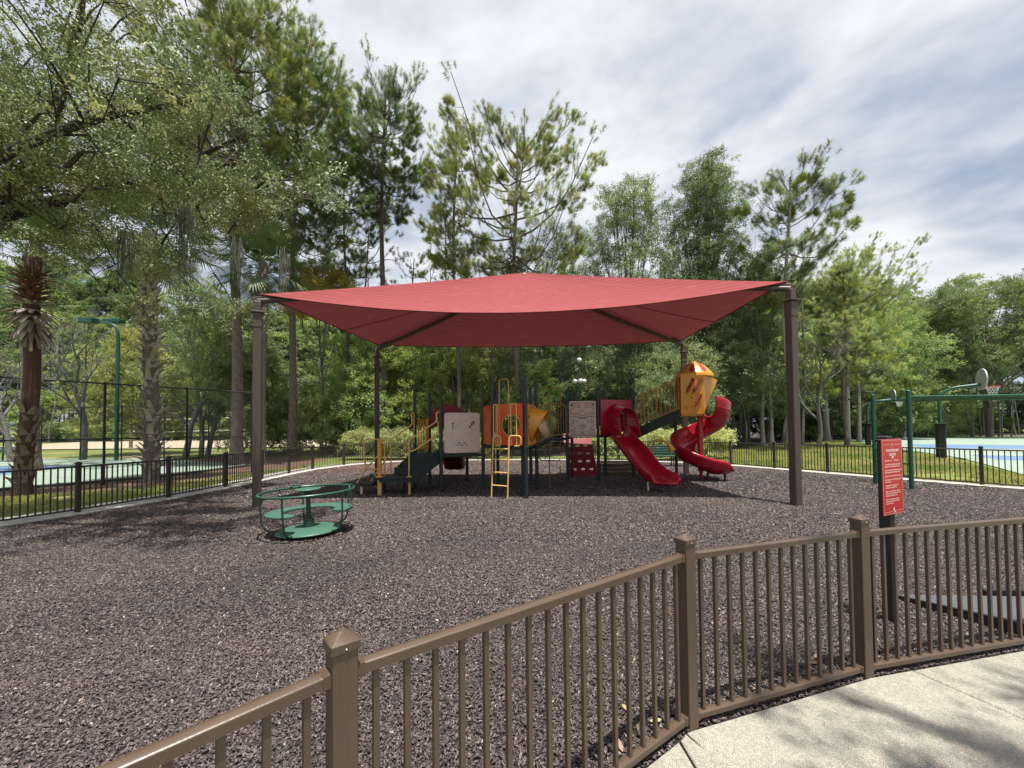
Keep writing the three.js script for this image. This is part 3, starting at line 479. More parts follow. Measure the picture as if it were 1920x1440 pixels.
  // ladder, arch and hand loops in front of the hole panel
  {
    const A = V(-0.42, 0, 10.12), B = V(-0.02, 0, 9.86), u = B.clone().sub(A).normalize(), at = (s, y, z = 0) => A.clone().addScaledVector(u, s).setY(y).add(new THREE.Vector3(-u.z * z, 0, u.x * z)), L = A.distanceTo(B), r = 0.019;
    const lad = part('ladder', [pipe([at(0, -0.05, 0.2), at(0, 1.52, 0.1), at(0.20, 1.52, 0.06), at(0.20, 1.27, 0.05), at(0.02, 1.27, 0.05)], r, 0.09), pipe([at(L, -0.05, 0.2), at(L, 1.52, 0.1), at(L + 0.30, 1.52, 0.04), at(L + 0.30, 1.27, 0.04), at(L + 0.12, 1.27, 0.05)], r, 0.09)], M.yellow, t);
    for (const y of [0.30, 0.62, 0.94, 1.2]) part('rung', sweep([at(0, y, 0.19 - y * 0.06), at(L, y, 0.19 - y * 0.06)], 0.017, 8), M.yellow, lad);
    const dullYellow = painted([0.60, 0.38, 0.10], 0.5);
    part('hand_arch', pipe([at(0.16, 1.05, 0.06), at(0.16, 2.93, 0.05), at(0.44, 2.93, 0.05), at(0.44, 1.05, 0.06)], 0.016, 0.1), dullYellow, t);
    for (const [s0, s1] of [[-0.02, 0.09], [0.50, 0.66]]) part('hand_loop', pipe([at(s0, 1.30, 0.05), at(s0, 2.30, 0.05)], 0.015, 0.06).clone ? [pipe([at(s0, 1.28, 0.05), at(s0, 2.31, 0.05)], 0.015), pipe([at(s1, 1.28, 0.05), at(s1, 2.31, 0.05)], 0.015), pipe([at(s0, 2.30, 0.05), at(s1, 2.30, 0.05)], 0.013)] : [], M.yellow, t);
  }
  // railing of upright bars between two points; returns one part with bars as sub-parts
  const railing = (name, a, b, y0a, y1a, y0b, y1b, n, mat, arch = 0, r = 0.013) => {
    const lo = [], hi = []; for (let k = 0; k <= 16; k++) { const s = k / 16, p = a.clone().lerp(b, s), w = arch * 4 * s * (1 - s); lo.push(p.clone().setY(mix(y0a, y0b, s) + w)); hi.push(p.clone().setY(mix(y1a, y1b, s) + w)); }
    const f = part(name, [sweep(lo, 0.019, 8), sweep(hi, 0.019, 8), sweep([lo[0], hi[0]], 0.017, 8), sweep([lo[16], hi[16]], 0.017, 8)], mat, t);
    for (let k = 1; k < n; k++) { const s = k / n, p = a.clone().lerp(b, s), w = arch * 4 * s * (1 - s); part('bar', sweep([p.clone().setY(mix(y0a, y0b, s) + w), p.clone().setY(mix(y1a, y1b, s) + w)], r, 6), mat, f); }
    return f;
  };
  const tanBar = painted([0.46, 0.27, 0.10], 0.45);
  // arched bridge
  {
    const a = V(0.74, 0, 11.35), b = V(1.74, 0, 12.9), u = b.clone().sub(a).normalize(), side = new THREE.Vector3(-u.z, 0, u.x), rows = [];
    for (let k = 0; k <= 10; k++) { const s = k / 10, p = a.clone().lerp(b, s).setY(mix(1.22, 1.40, s) + 0.12 * 4 * s * (1 - s) - 0.02); rows.push([[-0.9, -0.07], [0.02, -0.07], [0.02, 0], [-0.9, 0]].map(([w, y]) => p.clone().addScaledVector(side, w).add(new THREE.Vector3(0, y, 0)))); }
    part('arched_bridge', loft(rows, false), M.deck, t);
    railing('bridge_railing', a, b, 1.30, 2.28, 1.45, 2.42, 10, tanBar, 0.10);
    railing('bridge_railing', a.clone().addScaledVector(side, -0.88), b.clone().addScaledVector(side, -0.88), 1.30, 2.28, 1.45, 2.42, 10, tanBar, 0.10);
    // vine climber with wavy rungs beneath the bridge
    const c = V(1.19, 0, 12.85), pole = [pipe([c.clone(), c.clone().setY(2.98), c.clone().add(new THREE.Vector3(0.38, 2.98, 0)), c.clone().add(new THREE.Vector3(0.38, 2.0, 0.05))], 0.019, 0.1)];
    const vine = part('vine_climber', pole, tanBar, t);
    [0.22, 0.66, 1.08].forEach((y, i) => { const s = i % 2 ? -1 : 1, q = (x, yy, z = 0) => c.clone().add(new THREE.Vector3(x * s, yy, z)); part('wavy_rung', sweep(curve([q(-0.34, y + 0.05), q(-0.30, y), q(0, y + 0.02, 0.06), q(0.26, y + 0.02), q(0.36, y + 0.12), q(0.30, y + 0.22)], 18), 0.017, 6), tanBar, vine); });
  }
  // bus panel
  {
    const o = setBetween(part('bus_panel', plate(0.86, 1.17, 0.06), M.tan, t, null, 'tan activity panel engraved with the front of a bus'), 'j', 'l', 1.985, 0.03);
    const e = [];
    for (const s of [-1, 1]) {
      e.push(stroke([[s * 0.09, 0.43], [s * 0.10, 0.52], [s * 0.34, 0.50], [s * 0.36, 0.43]], 0.016, true), stroke([[s * 0.36, 0.425], [s * 0.345, 0.505]], 0.04), stroke([[s * 0.06, 0.17], [s * 0.06, 0.385], [s * 0.355, 0.355], [s * 0.38, 0.17]], 0.013, true), stroke([[s * 0.42, 0.08], [s * 0.16, 0.08]], 0.012), stroke(oval(s * 0.31, -0.075, 0.035, 0.05), 0.014, true), stroke(oval(s * 0.18, -0.075, 0.012, 0.012, 10), 0.024, true));
      e.push(stroke([[s * 0.40, -0.20], [s * 0.34, -0.20], [s * 0.27, -0.26], [s * 0.24, -0.34], [s * 0.40, -0.34]], 0.012), stroke([[s * 0.18, -0.40], [s * 0.38, -0.37], [s * 0.38, -0.45], [s * 0.18, -0.45]], 0.012, true), stroke([[s * 0.40, -0.50], [s * 0.08, -0.50]], 0.012));
    }
    e.push(stroke(oval(0, 0.06, 0.15, 0.05), 0.013, true), stroke([[-0.10, 0.045], [0.10, 0.045]], 0.022), stroke(oval(0, -0.235, 0.085, 0.075), 0.014, true), stroke([[-0.02, -0.235], [0.02, -0.235]], 0.05), stroke(oval(0, 0.27, 0.012, 0.012, 8), 0.022, true), stroke([[-0.08, -0.40], [0.08, -0.40], [0.08, -0.50], [-0.08, -0.50]], 0.012, true), stroke([[-0.05, -0.45], [0.05, -0.45]], 0.03), stroke([[-0.40, -0.535], [0.40, -0.535]], 0.014));
    part('bus_engraving', e, M.engraved, o);
  }
  // red hooded entrance, chute
  {
    const w = span('l', 'n') - 0.14, h = 1.18, o = setBetween(new THREE.Group(), 'l', 'n', 2.02, 0.04);
    const hole = new THREE.Path(); hole.moveTo(-0.33, -0.56); hole.lineTo(-0.33, 0.08); hole.absarc(0, 0.08, 0.33, Math.PI, 0, true); hole.lineTo(0.33, -0.56); hole.closePath();
    const pl = part('slide_entrance', plate(w, h, 0.05, [hole], 0.05), M.red, t); pl.position.copy(o.position); pl.rotation.copy(o.rotation);
    const arch = (R, k) => { const a = []; a.push([-R, -0.58]); a.push([-R, 0.0]); for (let i = 0; i <= 14; i++) { const an = Math.PI - i / 14 * Math.PI; a.push([R * Math.cos(an), 0.06 + R * Math.sin(an)]); } a.push([R, 0.0]); a.push([R, -0.58]); return a; };
    const rows = [], z0 = 0.02; for (let j = 0; j <= 5; j++) { const v = j / 5, ring = []; const sk = (y) => 0.62 * v * (0.72 + 0.28 * clamp((0.45 - y) / 1.0)); for (const [x, y] of arch(0.40)) ring.push(new THREE.Vector3(x + 0.05 * v, y - 0.14 * v * (y > 0 ? 1 : 0), z0 + sk(y))); for (const [x, y] of arch(0.365).reverse()) ring.push(new THREE.Vector3(x + 0.05 * v, y - 0.14 * v * (y > 0 ? 1 : 0), z0 + sk(y))); rows.push(ring); }
    part('hood', loft(rows), M.red, pl);
    // games board seen through the hood
    const gb = part('game_board', plate(0.86, 0.62, 0.03), M.red, t); gb.position.copy(V(3.62, 1.86, 14.0)); const gl = []; for (let k = 0; k < 4; k++) gl.push(...stroke([[-0.3 + k * 0.1, -0.15], [-0.3 + k * 0.1, 0.15]], 0.012), ...stroke([[-0.3, -0.15 + k * 0.1], [0, -0.15 + k * 0.1]], 0.012)); gl.push(...stroke(oval(0.2, 0.05, 0.10, 0.12), 0.012, true)); part('board_lines', gl, M.tan, gb);
    const path = [[3.38, 1.46, 13.15], [3.43, 1.44, 12.85], [3.50, 1.22, 12.5], [3.64, 0.86, 11.9], [3.76, 0.52, 11.35], [3.85, 0.33, 10.95], [3.92, 0.27, 10.6], [3.97, 0.255, 10.3]].map((q) => V(q[0], q[1], q[2]));
    const c = curve(path, 30), sec = (W, S) => [[-W - 0.045, S - 0.01], [-W - 0.02, S + 0.025], [-W + 0.012, S], [-W + 0.05, 0.06], [-W + 0.10, 0.012], [-W * 0.4, 0], [W * 0.4, 0], [W - 0.10, 0.012], [W - 0.05, 0.06], [W - 0.012, S], [W + 0.02, S + 0.025], [W + 0.045, S - 0.01], [W + 0.02, 0.02], [W - 0.06, -0.05], [-W + 0.06, -0.05], [-W - 0.02, 0.02]];
    const rws = c.map((p, i) => { const s = i / (c.length - 1), T = c[Math.min(c.length - 1, i + 1)].clone().sub(c[Math.max(0, i - 1)]).normalize(), X = new THREE.Vector3(0, 1, 0).cross(T).negate().normalize(), Y = new THREE.Vector3(0, 1, 0).addScaledVector(T, -T.y).normalize(); const S = 0.20 - 0.03 * s + 0.03 * Math.sin(s * 19) * 0.3 - (s > 0.93 ? (s - 0.93) * 1.6 : 0), W = 0.30 + 0.03 * sstep(s, 0.8, 1); return sec(W + 0.03, S + 0.04).map(([x, y]) => p.clone().addScaledVector(X, x).addScaledVector(Y, y)); });
    const ch = part('slide_chute', loft(rws), M.red, t);
    for (const [x, d] of [[3.62, 10.75], [4.08, 10.62]]) part('foot', sweep([V(x, 0.24, d), V(x, -0.05, d - 0.05)], 0.028, 8), x < 3.9 ? M.tan : M.black, ch);
  }
  // perforated red climbing wall behind the bus panel
  {
    const holes = []; for (let r = 0; r < 6; r++) for (let k = 0; k < 3; k++) { const p = new THREE.Path(), x = -0.3 + k * 0.3 + (r % 2 ? 0.03 : -0.03), y = -0.82 + r * 0.32; p.moveTo(x - 0.085, y - 0.05); p.lineTo(x + 0.06, y - 0.05); p.lineTo(x + 0.085, y + 0.05); p.lineTo(x - 0.05, y + 0.05); p.closePath(); holes.push(p); }
    const o = part('climbing_wall', plate(1.05, 1.95, 0.06, holes, 0.05), M.redDark, t); o.position.copy(V(2.45, 0.66, 14.5)); o.rotation.set(-0.55, 0.1, 0, 'YXZ');
  }
  // railing and stairs rising from the slide deck to the lookout
  {
    const a = V(4.14, 0, 13.35), b = V(5.33, 0, 12.75), a2 = V(4.45, 0, 14.2), b2 = V(5.6, 0, 13.65);
    railing('stair_railing', a, b, 1.78, 2.72, 2.28, 3.24, 10, painted([0.62, 0.40, 0.13], 0.45));
    railing('stair_railing', a2, b2, 1.78, 2.72, 2.28, 3.24, 10, painted([0.62, 0.40, 0.13], 0.45));
    const st = part('upper_stairs', [loft([[a, 1.32], [b, 1.95]].map(([p, y]) => [0, 0.34].flatMap((h) => [p.clone().setY(y + h)]).concat([p.clone().setY(y + 0.34).add(new THREE.Vector3(0.015, 0, -0.03)), p.clone().setY(y).add(new THREE.Vector3(0.015, 0, -0.03))])), false), loft([[a2, 1.32], [b2, 1.95]].map(([p, y]) => [p.clone().setY(y), p.clone().setY(y + 0.34), p.clone().setY(y + 0.34).add(new THREE.Vector3(0.015, 0, 0.03)), p.clone().setY(y).add(new THREE.Vector3(0.015, 0, 0.03))]), false)], M.deck, t);
    for (let k = 0; k < 4; k++) { const s = (k + 0.6) / 4, y = 1.45 + (k + 1) * 0.16, p = a.clone().lerp(b, s), q = a2.clone().lerp(b2, s); part('step', bar(p.setY(y), q.setY(y), 0.30, 0.04), M.deck, st); }
  }
  // lookout pod with a striped roof
  {
    const lo = 2.10, hi = 3.38;
    const A0 = V(5.37, lo, 12.68), B0 = V(6.06, lo, 12.66), C0 = V(6.44, lo, 13.46), D0 = V(5.62, lo, 13.6), A1 = V(5.34, hi, 12.60), B1 = V(6.08, hi, 12.58), C1 = V(6.92, hi - 0.12, 13.44), D1 = V(5.62, hi, 13.7);
    const wall = (a, b, c, d, slots) => {               // a, b bottom; c, d top (above b, a): a thick panel between four corners
      const X = b.clone().sub(a), Y = d.clone().sub(a), nrm = X.clone().cross(Y).normalize(), th = 0.045, inn = [a, b, c, d].map((p) => p.clone().addScaledVector(nrm, -th));
      return loft([[a, b, c, d], inn].map((r) => r), false);
    };
    const pod = part('lookout_pod', [wall(A0, B0, B1, A1), wall(B0, C0, C1, B1), wall(C0, D0, D1, C1), slab([[5.4, 12.72], [6.05, 12.7], [6.4, 13.44], [5.62, 13.55]], lo - 0.05, lo + 0.01)], M.amber, t, null, 'amber lookout pod with slanted slots');
    const X = B0.clone().sub(A0).normalize(), Y = new THREE.Vector3(0, 1, 0), N = X.clone().cross(Y).normalize(), fr = (x, y, z) => A0.clone().addScaledVector(X, x).addScaledVector(Y, y).addScaledVector(N, z + 0.065 * y);
    const dk = painted([0.34, 0.055, 0.012], 0.5);
    for (const [x0, y0, x1, y1] of [[0.18, 0.70, 0.38, 1.12], [0.38, 0.70, 0.60, 1.10], [0.40, 0.24, 0.60, 0.63]]) { const a = fr(x0, y0, 0.002), b = fr(x1, y1, 0.002); part('slot', sweep([a, a.clone().lerp(b, 0.5), b], 0.052, 10), dk, pod); const lip = part('slot_lip', sweep(curve([fr(x0 - 0.05, y0 + 0.02, 0.02), fr(x0 - 0.02, y0 - 0.045, 0.03), fr(x0 + 0.05, y0 - 0.04, 0.03)], 8), 0.016, 6), M.amber, pod); }
    part('slot_lip', sweep(curve([fr(0.13, 0.26, 0.02), fr(0.17, 0.2, 0.03), fr(0.24, 0.21, 0.03)], 8), 0.016, 6), M.amber, pod);
    for (const [x, y] of [[0.30, 0.92], [0.24, 0.76], [0.42, 0.68], [0.32, 0.52], [0.38, 0.28], [0.44, 0.4]]) part('peg', new THREE.SphereGeometry(0.024, 8, 6).translate(...fr(x, y, 0.02).toArray()), dk, pod);
    const rc = V(6.02, 0, 13.12), R = 0.55, n = 16, y0 = hi - 0.02, red2 = painted([0.40, 0.03, 0.05], 0.4);
    const roof = part('roof', [new THREE.CylinderGeometry(R + 0.02, R + 0.03, 0.08, n).translate(rc.x, y0 + 0.0, rc.z), new THREE.LatheGeometry([[R, 0.035], [R * 0.985, 0.075], [R * 0.80, 0.20], [R * 0.52, 0.34], [R * 0.2, 0.455], [0, 0.50]].map(([q, y]) => new THREE.Vector2(q, y)), n).toNonIndexed().translate(rc.x, y0, rc.z)], M.amber, t);
    for (let k = 0; k < n; k += 2) {
      const am = (k + 0.5) / n * 6.2832, on = (an, s) => { const pr = [[0, 1, 0.035], [0.1, 0.985, 0.075], [0.35, 0.80, 0.20], [0.65, 0.52, 0.34], [0.9, 0.2, 0.455], [1, 0, 0.50]]; let i = 0; while (i < 4 && s > pr[i + 1][0]) i++; const w = (s - pr[i][0]) / (pr[i + 1][0] - pr[i][0]), q = R * mix(pr[i][1], pr[i + 1][1], w) * (Math.cos(Math.PI / n) / Math.cos(an - am)) + 0.007; return new THREE.Vector3(rc.x + Math.sin(an) * q, y0 + mix(pr[i][2], pr[i + 1][2], w) + 0.007, rc.z + Math.cos(an) * q); };
      const hw = Math.PI / n * 0.92;
      const g = new THREE.BufferGeometry(), pos = [], st = [0.97, 0.9, 0.65, 0.35]; for (let i = 0; i < 8; i++) { const v0 = i / 8, v1 = (i + 1) / 8, d0 = 0.30 - 0.2 * Math.sin(v0 * Math.PI), d1 = 0.30 - 0.2 * Math.sin(v1 * Math.PI), A0 = am - hw + 2 * hw * v0, A1 = am - hw + 2 * hw * v1; for (let j = 0; j < 4; j++) { const a = on(A0, st[j]), b = on(A1, st[j]), c = on(A0, st[j + 1] ?? d0), d = on(A1, st[j + 1] ?? d1); pos.push(...a.toArray(), ...c.toArray(), ...b.toArray(), ...b.toArray(), ...c.toArray(), ...d.toArray()); } } g.setAttribute('position', new THREE.Float32BufferAttribute(pos, 3)); g.computeVertexNormals();
      part('red_stripe', g, red2, roof);
    }
  }
  // spiral slide round a red column
  {
    const c = V(6.13, 0, 13.05), rp = 0.50, rows = [], N = 64, f0 = 0.1, f1 = 6.75;
    const hAt = (f) => { const k = [[0.1, 2.02], [0.9, 1.86], [1.57, 1.66], [3.14, 1.12], [4.71, 0.70], [6.28, 0.32], [6.75, 0.25], [7.2, 0.23]]; for (let i = 0; i + 1 < k.length; i++) if (f <= k[i + 1][0]) { const t2 = (f - k[i][0]) / (k[i + 1][0] - k[i][0]); return mix(k[i][1], k[i + 1][1], t2); } return 0.23; };
    const sec = (So, Si) => [[-0.34, Si], [-0.315, Si + 0.02], [-0.29, Si], [-0.25, 0.05], [-0.16, 0.0], [0.08, 0.0], [0.22, 0.06], [0.31, 0.18], [0.355, So * 0.72], [0.375, So], [0.395, So + 0.02], [0.42, So - 0.01], [0.405, So * 0.72], [0.375, So * 0.45], [0.345, 0.12], [0.25, 0.0], [0.10, -0.05], [-0.18, -0.05], [-0.28, 0.02]];
    for (let k = 0; k <= N; k++) {
      const f = mix(f0, f1, k / N), R = new THREE.Vector3(Math.sin(f), 0, Math.cos(f)), So = 0.60 - 0.24 * sstep(f, 3.5, 6.6) , Si = 0.14;
      rows.push(sec(So, Si).map(([x, y]) => c.clone().addScaledVector(R, rp + x).setY(hAt(f) + y)));
    }
    const Rl = new THREE.Vector3(Math.sin(f1), 0, Math.cos(f1)), Tl = new THREE.Vector3(Math.cos(f1), 0, -Math.sin(f1));
    for (let k = 1; k <= 6; k++) { const s = k / 6; rows.push(sec(0.34 - 0.24 * s * s, 0.14 - 0.06 * s).map(([x, y]) => c.clone().addScaledVector(Rl, rp + x * (1 - 0.1 * s)).addScaledVector(Tl, 0.42 * s).setY(0.25 - 0.02 * s + y))); }
    const sp = part('spiral_slide', loft(rows), M.red, t);
    const mid = []; for (let k = 0; k <= 40; k++) { const f = mix(f0, 3.2, k / 40), R = new THREE.Vector3(Math.sin(f), 0, Math.cos(f)); mid.push(c.clone().addScaledVector(R, rp + 0.405).setY(hAt(f) + 0.30)); }
    part('wall_rib', sweep(mid, 0.013, 6), M.red, sp);
    part('column', join([cyl(0.095, 0.085, 2.05, 18, c.x, 0.25, c.z), cyl(0.05, 0.05, 0.4, 12, c.x, -0.1, c.z)]), M.red, sp);
    for (const [x, d] of [[6.10, 12.55], [6.52, 12.32]]) part('foot', cyl(0.035, 0.035, 0.34, 10, x, -0.08, -d), M.black, sp);
  }
  // transfer platform, low step and stairs at the left end
  {
    const pf = [[-2.62, 10.42], [-2.78, 10.40], [-3.50, 10.42], [-3.68, 10.55], [-3.66, 11.15], [-3.3, 11.3]];
    part('transfer_platform', slab(pf.slice().reverse(), 0.40, 0.47, 0.012), M.deck, t);
    part('platform_edge', slab(pf.slice().reverse().map(([x, d]) => [mix(x, -3.15, 0.06), mix(d, 10.8, 0.06)]), 0.33, 0.41), M.deck, t);
    part('low_step', slab([[-4.12, 10.6], [-3.70, 10.55], [-3.68, 11.1], [-4.05, 11.1]].reverse(), 0.22, 0.29, 0.01), M.deck, t);
    const dk = (x, d, y, r, m) => part('leg', cyl(r, r, y + 0.05, 12, x, -0.05, -d), m, t);
    dk(-3.48, 10.5, 0.42, 0.055, M.yellow); dk(-2.70, 10.5, 0.42, 0.03, M.yellow); dk(-4.02, 10.68, 0.22, 0.035, M.tan); dk(-3.55, 11.1, 0.4, 0.04, M.postDark); dk(-3.0, 11.1, 0.4, 0.04, M.postDark);
    part('newel', join([cyl(0.055, 0.055, 0.95, 14, -3.48, 0.46, -10.5), new THREE.SphereGeometry(0.055, 12, 5, 0, 6.3, 0, 1.57).scale(1, 0.5, 1).translate(-3.48, 1.41, -10.5)]), M.amber, t);
    part('newel_collar', cyl(0.10, 0.10, 0.02, 14, -3.48, 0.465, -10.5), M.yellow, t); part('newel_collar', cyl(0.08, 0.08, 0.02, 14, -2.68, 0.465, -10.47), M.yellow, t);
    const st = [V(-2.62, 0.46, 10.45), V(-3.28, 0.46, 11.25)], en = [V(-1.98, 1.0, 10.95), V(-2.76, 1.0, 11.55)];
    const stair = part('stairs', [0, 1].map((s) => loft([0, 1].map((k) => { const p = (k ? en : st)[s], o = new THREE.Vector3(0.01, 0, s ? -0.03 : 0.03); return [p.clone().add(new THREE.Vector3(0, -0.22, 0)), p.clone().add(new THREE.Vector3(0, 0.17, 0)), p.clone().add(new THREE.Vector3(0, 0.17, 0)).add(o), p.clone().add(new THREE.Vector3(0, -0.22, 0)).add(o)]; }), false)), M.deck, t);
    for (let k = 1; k <= 3; k++) { const s = (k - 0.55) / 3, y = 0.46 + k * 0.17, a = st[0].clone().lerp(en[0], s).setY(y), b = st[1].clone().lerp(en[1], s).setY(y); part('tread', [bar(a, b, 0.27, 0.035), bar(a.clone().add(new THREE.Vector3(-0.10, -0.09, 0.07)), b.clone().add(new THREE.Vector3(-0.10, -0.09, 0.07)), 0.02, 0.15)], M.deck, stair); }
    const r = 0.02;
    part('handrail', [pipe([V(-2.70, 0.46, 10.47), V(-2.70, 1.42, 10.47), V(-2.02, 1.92, 10.78), V(-2.05, 2.16, 10.8), V(-1.94, 2.16, 10.88)], r, 0.07), pipe([V(-2.70, 1.14, 10.47), V(-2.58, 1.14, 10.5), V(-1.98, 1.58, 10.84), V(-1.94, 1.58, 10.9)], r, 0.07), pipe([V(-2.0, 1.92, 10.8), V(-2.0, 1.58, 10.84)], 0.016)], M.yellow, t);
    part('handrail', [pipe([V(-3.35, 0.46, 11.05), V(-3.35, 1.42, 11.05), V(-2.85, 1.85, 11.45), V(-2.9, 2.18, 11.5), V(-2.82, 2.18, 11.58)], r, 0.07), pipe([V(-3.35, 1.12, 11.05), V(-2.82, 1.52, 11.5)], r, 0.07), pipe([V(-2.83, 2.15, 11.55), V(-2.83, 1.3, 11.56)], 0.016)], M.yellow, t);
    part('handrail', [pipe([V(-3.98, 0.95, 10.75), V(-3.98, 1.45, 10.75), V(-3.38, 1.45, 10.6), V(-3.38, 0.5, 10.6)], r, 0.09), pipe([V(-3.98, 0.98, 10.75), V(-3.92, 0.66, 10.75), V(-3.52, 0.66, 10.55)], r, 0.06), pipe([V(-3.60, 1.05, 10.9), V(-3.95, 0.66, 10.8), V(-4.16, 0.28, 10.72)], r, 0.06), pipe([V(-3.42, 1.05, 11.2), V(-3.66, 0.66, 11.1), V(-3.9, 0.28, 11.05)], r, 0.06)], M.yellow, t);
    railing('side_railing', V(-2.8, 0, 11.66), V(-2.58, 0, 12.33), 1.12, 2.0, 1.12, 2.0, 5, M.amber, 0, 0.02);
    part('orange_upright', rbox(0.10, 0.98, 0.02, 0.008, 0, 0, 0).rotateY(1.2).translate(-2.58, 1.55, -12.22), M.amber, t);
    // arched red panel and chute at the back
    const s = new THREE.Shape(); s.moveTo(-0.62, 0); s.quadraticCurveTo(-0.5, 0.42, 0, 0.44); s.quadraticCurveTo(0.5, 0.42, 0.62, 0); s.lineTo(0.62, -0.18); s.lineTo(-0.62, -0.18); s.closePath();
    const ar = setBetween(part('arched_panel', new THREE.ExtrudeGeometry(s, { depth: 0.05, bevelEnabled: true, bevelSize: 0.01, bevelThickness: 0.01, bevelSegments: 2 }), M.redDark, t), 'b', 'd', 2.02);
    const path = curve([V(-1.95, 1.0, 12.65), V(-1.98, 0.95, 13.0), V(-2.05, 0.55, 13.9), V(-2.10, 0.30, 14.5), V(-2.12, 0.27, 14.9)], 20), rows = path.map((p, i) => { const T = path[Math.min(20, i + 1)].clone().sub(path[Math.max(0, i - 1)]).normalize(), X = new THREE.Vector3(0, 1, 0).cross(T).normalize(); return [[-0.4, 0.2], [-0.36, 0.22], [-0.33, 0.05], [-0.25, 0], [0.25, 0], [0.33, 0.05], [0.36, 0.22], [0.4, 0.2], [0.34, -0.03], [0.2, -0.06], [-0.2, -0.06], [-0.34, -0.03]].map(([x, y]) => p.clone().addScaledVector(X, x).add(new THREE.Vector3(0, y, 0))); });
    part('back_chute', loft(rows), M.redDark, t);
  }
}
// ---------- spinner, sign, ladder, ramp, benches, lamps, hoops ----------
{
  const t = thing('spinner', 'green standing-height spinner with a ring rail and curved seat on the bark', 'merry-go-round', V(-3.37, 0, 6.65)); t.rotation.z = 0.03; t.scale.set(0.89, 1, 0.89);
  const R = 0.80, ring = []; for (let k = 0; k < 56; k++) { const a = k / 56 * 6.2832; ring.push(new THREE.Vector3(Math.cos(a) * R, 0.70, Math.sin(a) * R)); }
  part('ring_rail', sweep(ring, 0.021, 10, false, true), M.greenRing, t);
  for (let k = 0; k < 5; k++) { const a = 0.35 + k / 5 * 6.2832, q = (r, y) => new THREE.Vector3(Math.cos(a) * r, y, Math.sin(a) * r); part('upright', pipe([q(R, 0.70), q(R - 0.01, 0.30), q(R * 0.90, 0.09), q(R * 0.60, 0.06)], 0.017, 0.16), M.greenDark, t); }
  const bar0 = (a) => new THREE.Vector3(Math.cos(a) * R, 0, Math.sin(a) * R);
  for (const a of [-2.35, -0.35]) { const p = bar0(a), u = p.clone().normalize(), s = new THREE.Vector3(-u.z, 0, u.x); part('grab_loop', sweep(curve([p.clone().setY(0.71).addScaledVector(s, -0.10), p.clone().setY(0.75).addScaledVector(u, -0.07), p.clone().setY(0.70).addScaledVector(s, 0.10).addScaledVector(u, -0.08), p.clone().setY(0.5).addScaledVector(s, 0.09).addScaledVector(u, -0.04)], 14), 0.014, 7), M.greenRing, t); }
  const lathe = (pts, n = 40) => new THREE.LatheGeometry(pts.map(([r, y]) => new THREE.Vector2(r, y)), n);
  part('base_disc', lathe([[0, 0.115], [0.10, 0.115], [0.30, 0.108], [0.46, 0.095], [0.545, 0.075], [0.56, 0.06], [0.55, 0.045], [0.40, 0.03], [0, 0.03]]), M.greenLight, t);
  part('base_skirt', lathe([[0.40, 0.035], [0.36, -0.03]]), M.rubber, t);
  part('hub_socket', lathe([[0.092, 0.11], [0.092, 0.235], [0.080, 0.25], [0.05, 0.25]], 20), M.greenDark, t);
  part('centre_post', cyl(0.040, 0.040, 0.62, 16, 0, 0.12, 0), M.greenDark, t);
  part('centre_table', lathe([[0, 0.745], [0.17, 0.745], [0.215, 0.738], [0.22, 0.725], [0.20, 0.715], [0, 0.715]], 32), M.greenLight, t);
  const s = new THREE.Shape(), o = [], inn = [];
  for (let k = 0; k <= 30; k++) { const v = k / 30, a = mix(-1.75, -1.75 - 4.55, v); o.push([Math.cos(a) * mix(0.70, 0.76, v), -Math.sin(a) * mix(0.62, 0.76, v)]); inn.push([Math.cos(a) * (0.44 + 0.02 * v), -Math.sin(a) * (0.40 + 0.05 * v)]); }
  s.moveTo(...o[0]); for (const p of o.slice(1)) s.lineTo(...p); const l = inn[30]; s.quadraticCurveTo(o[30][0] * 0.9 + 0.05, o[30][1] + 0.12 * Math.sign(o[30][1] || 1), l[0], l[1]); for (const p of inn.slice(0, 30).reverse()) s.lineTo(...p); s.quadraticCurveTo((o[0][0] + inn[0][0]) / 2 + 0.18, (o[0][1] + inn[0][1]) / 2, ...o[0]);
  part('seat', new THREE.ExtrudeGeometry(s, { depth: 0.015, bevelEnabled: true, bevelSize: 0.012, bevelThickness: 0.012, bevelSegments: 2, curveSegments: 8 }).rotateX(Math.PI / 2).translate(0, 0.375, 0), M.greenLight, t);
}
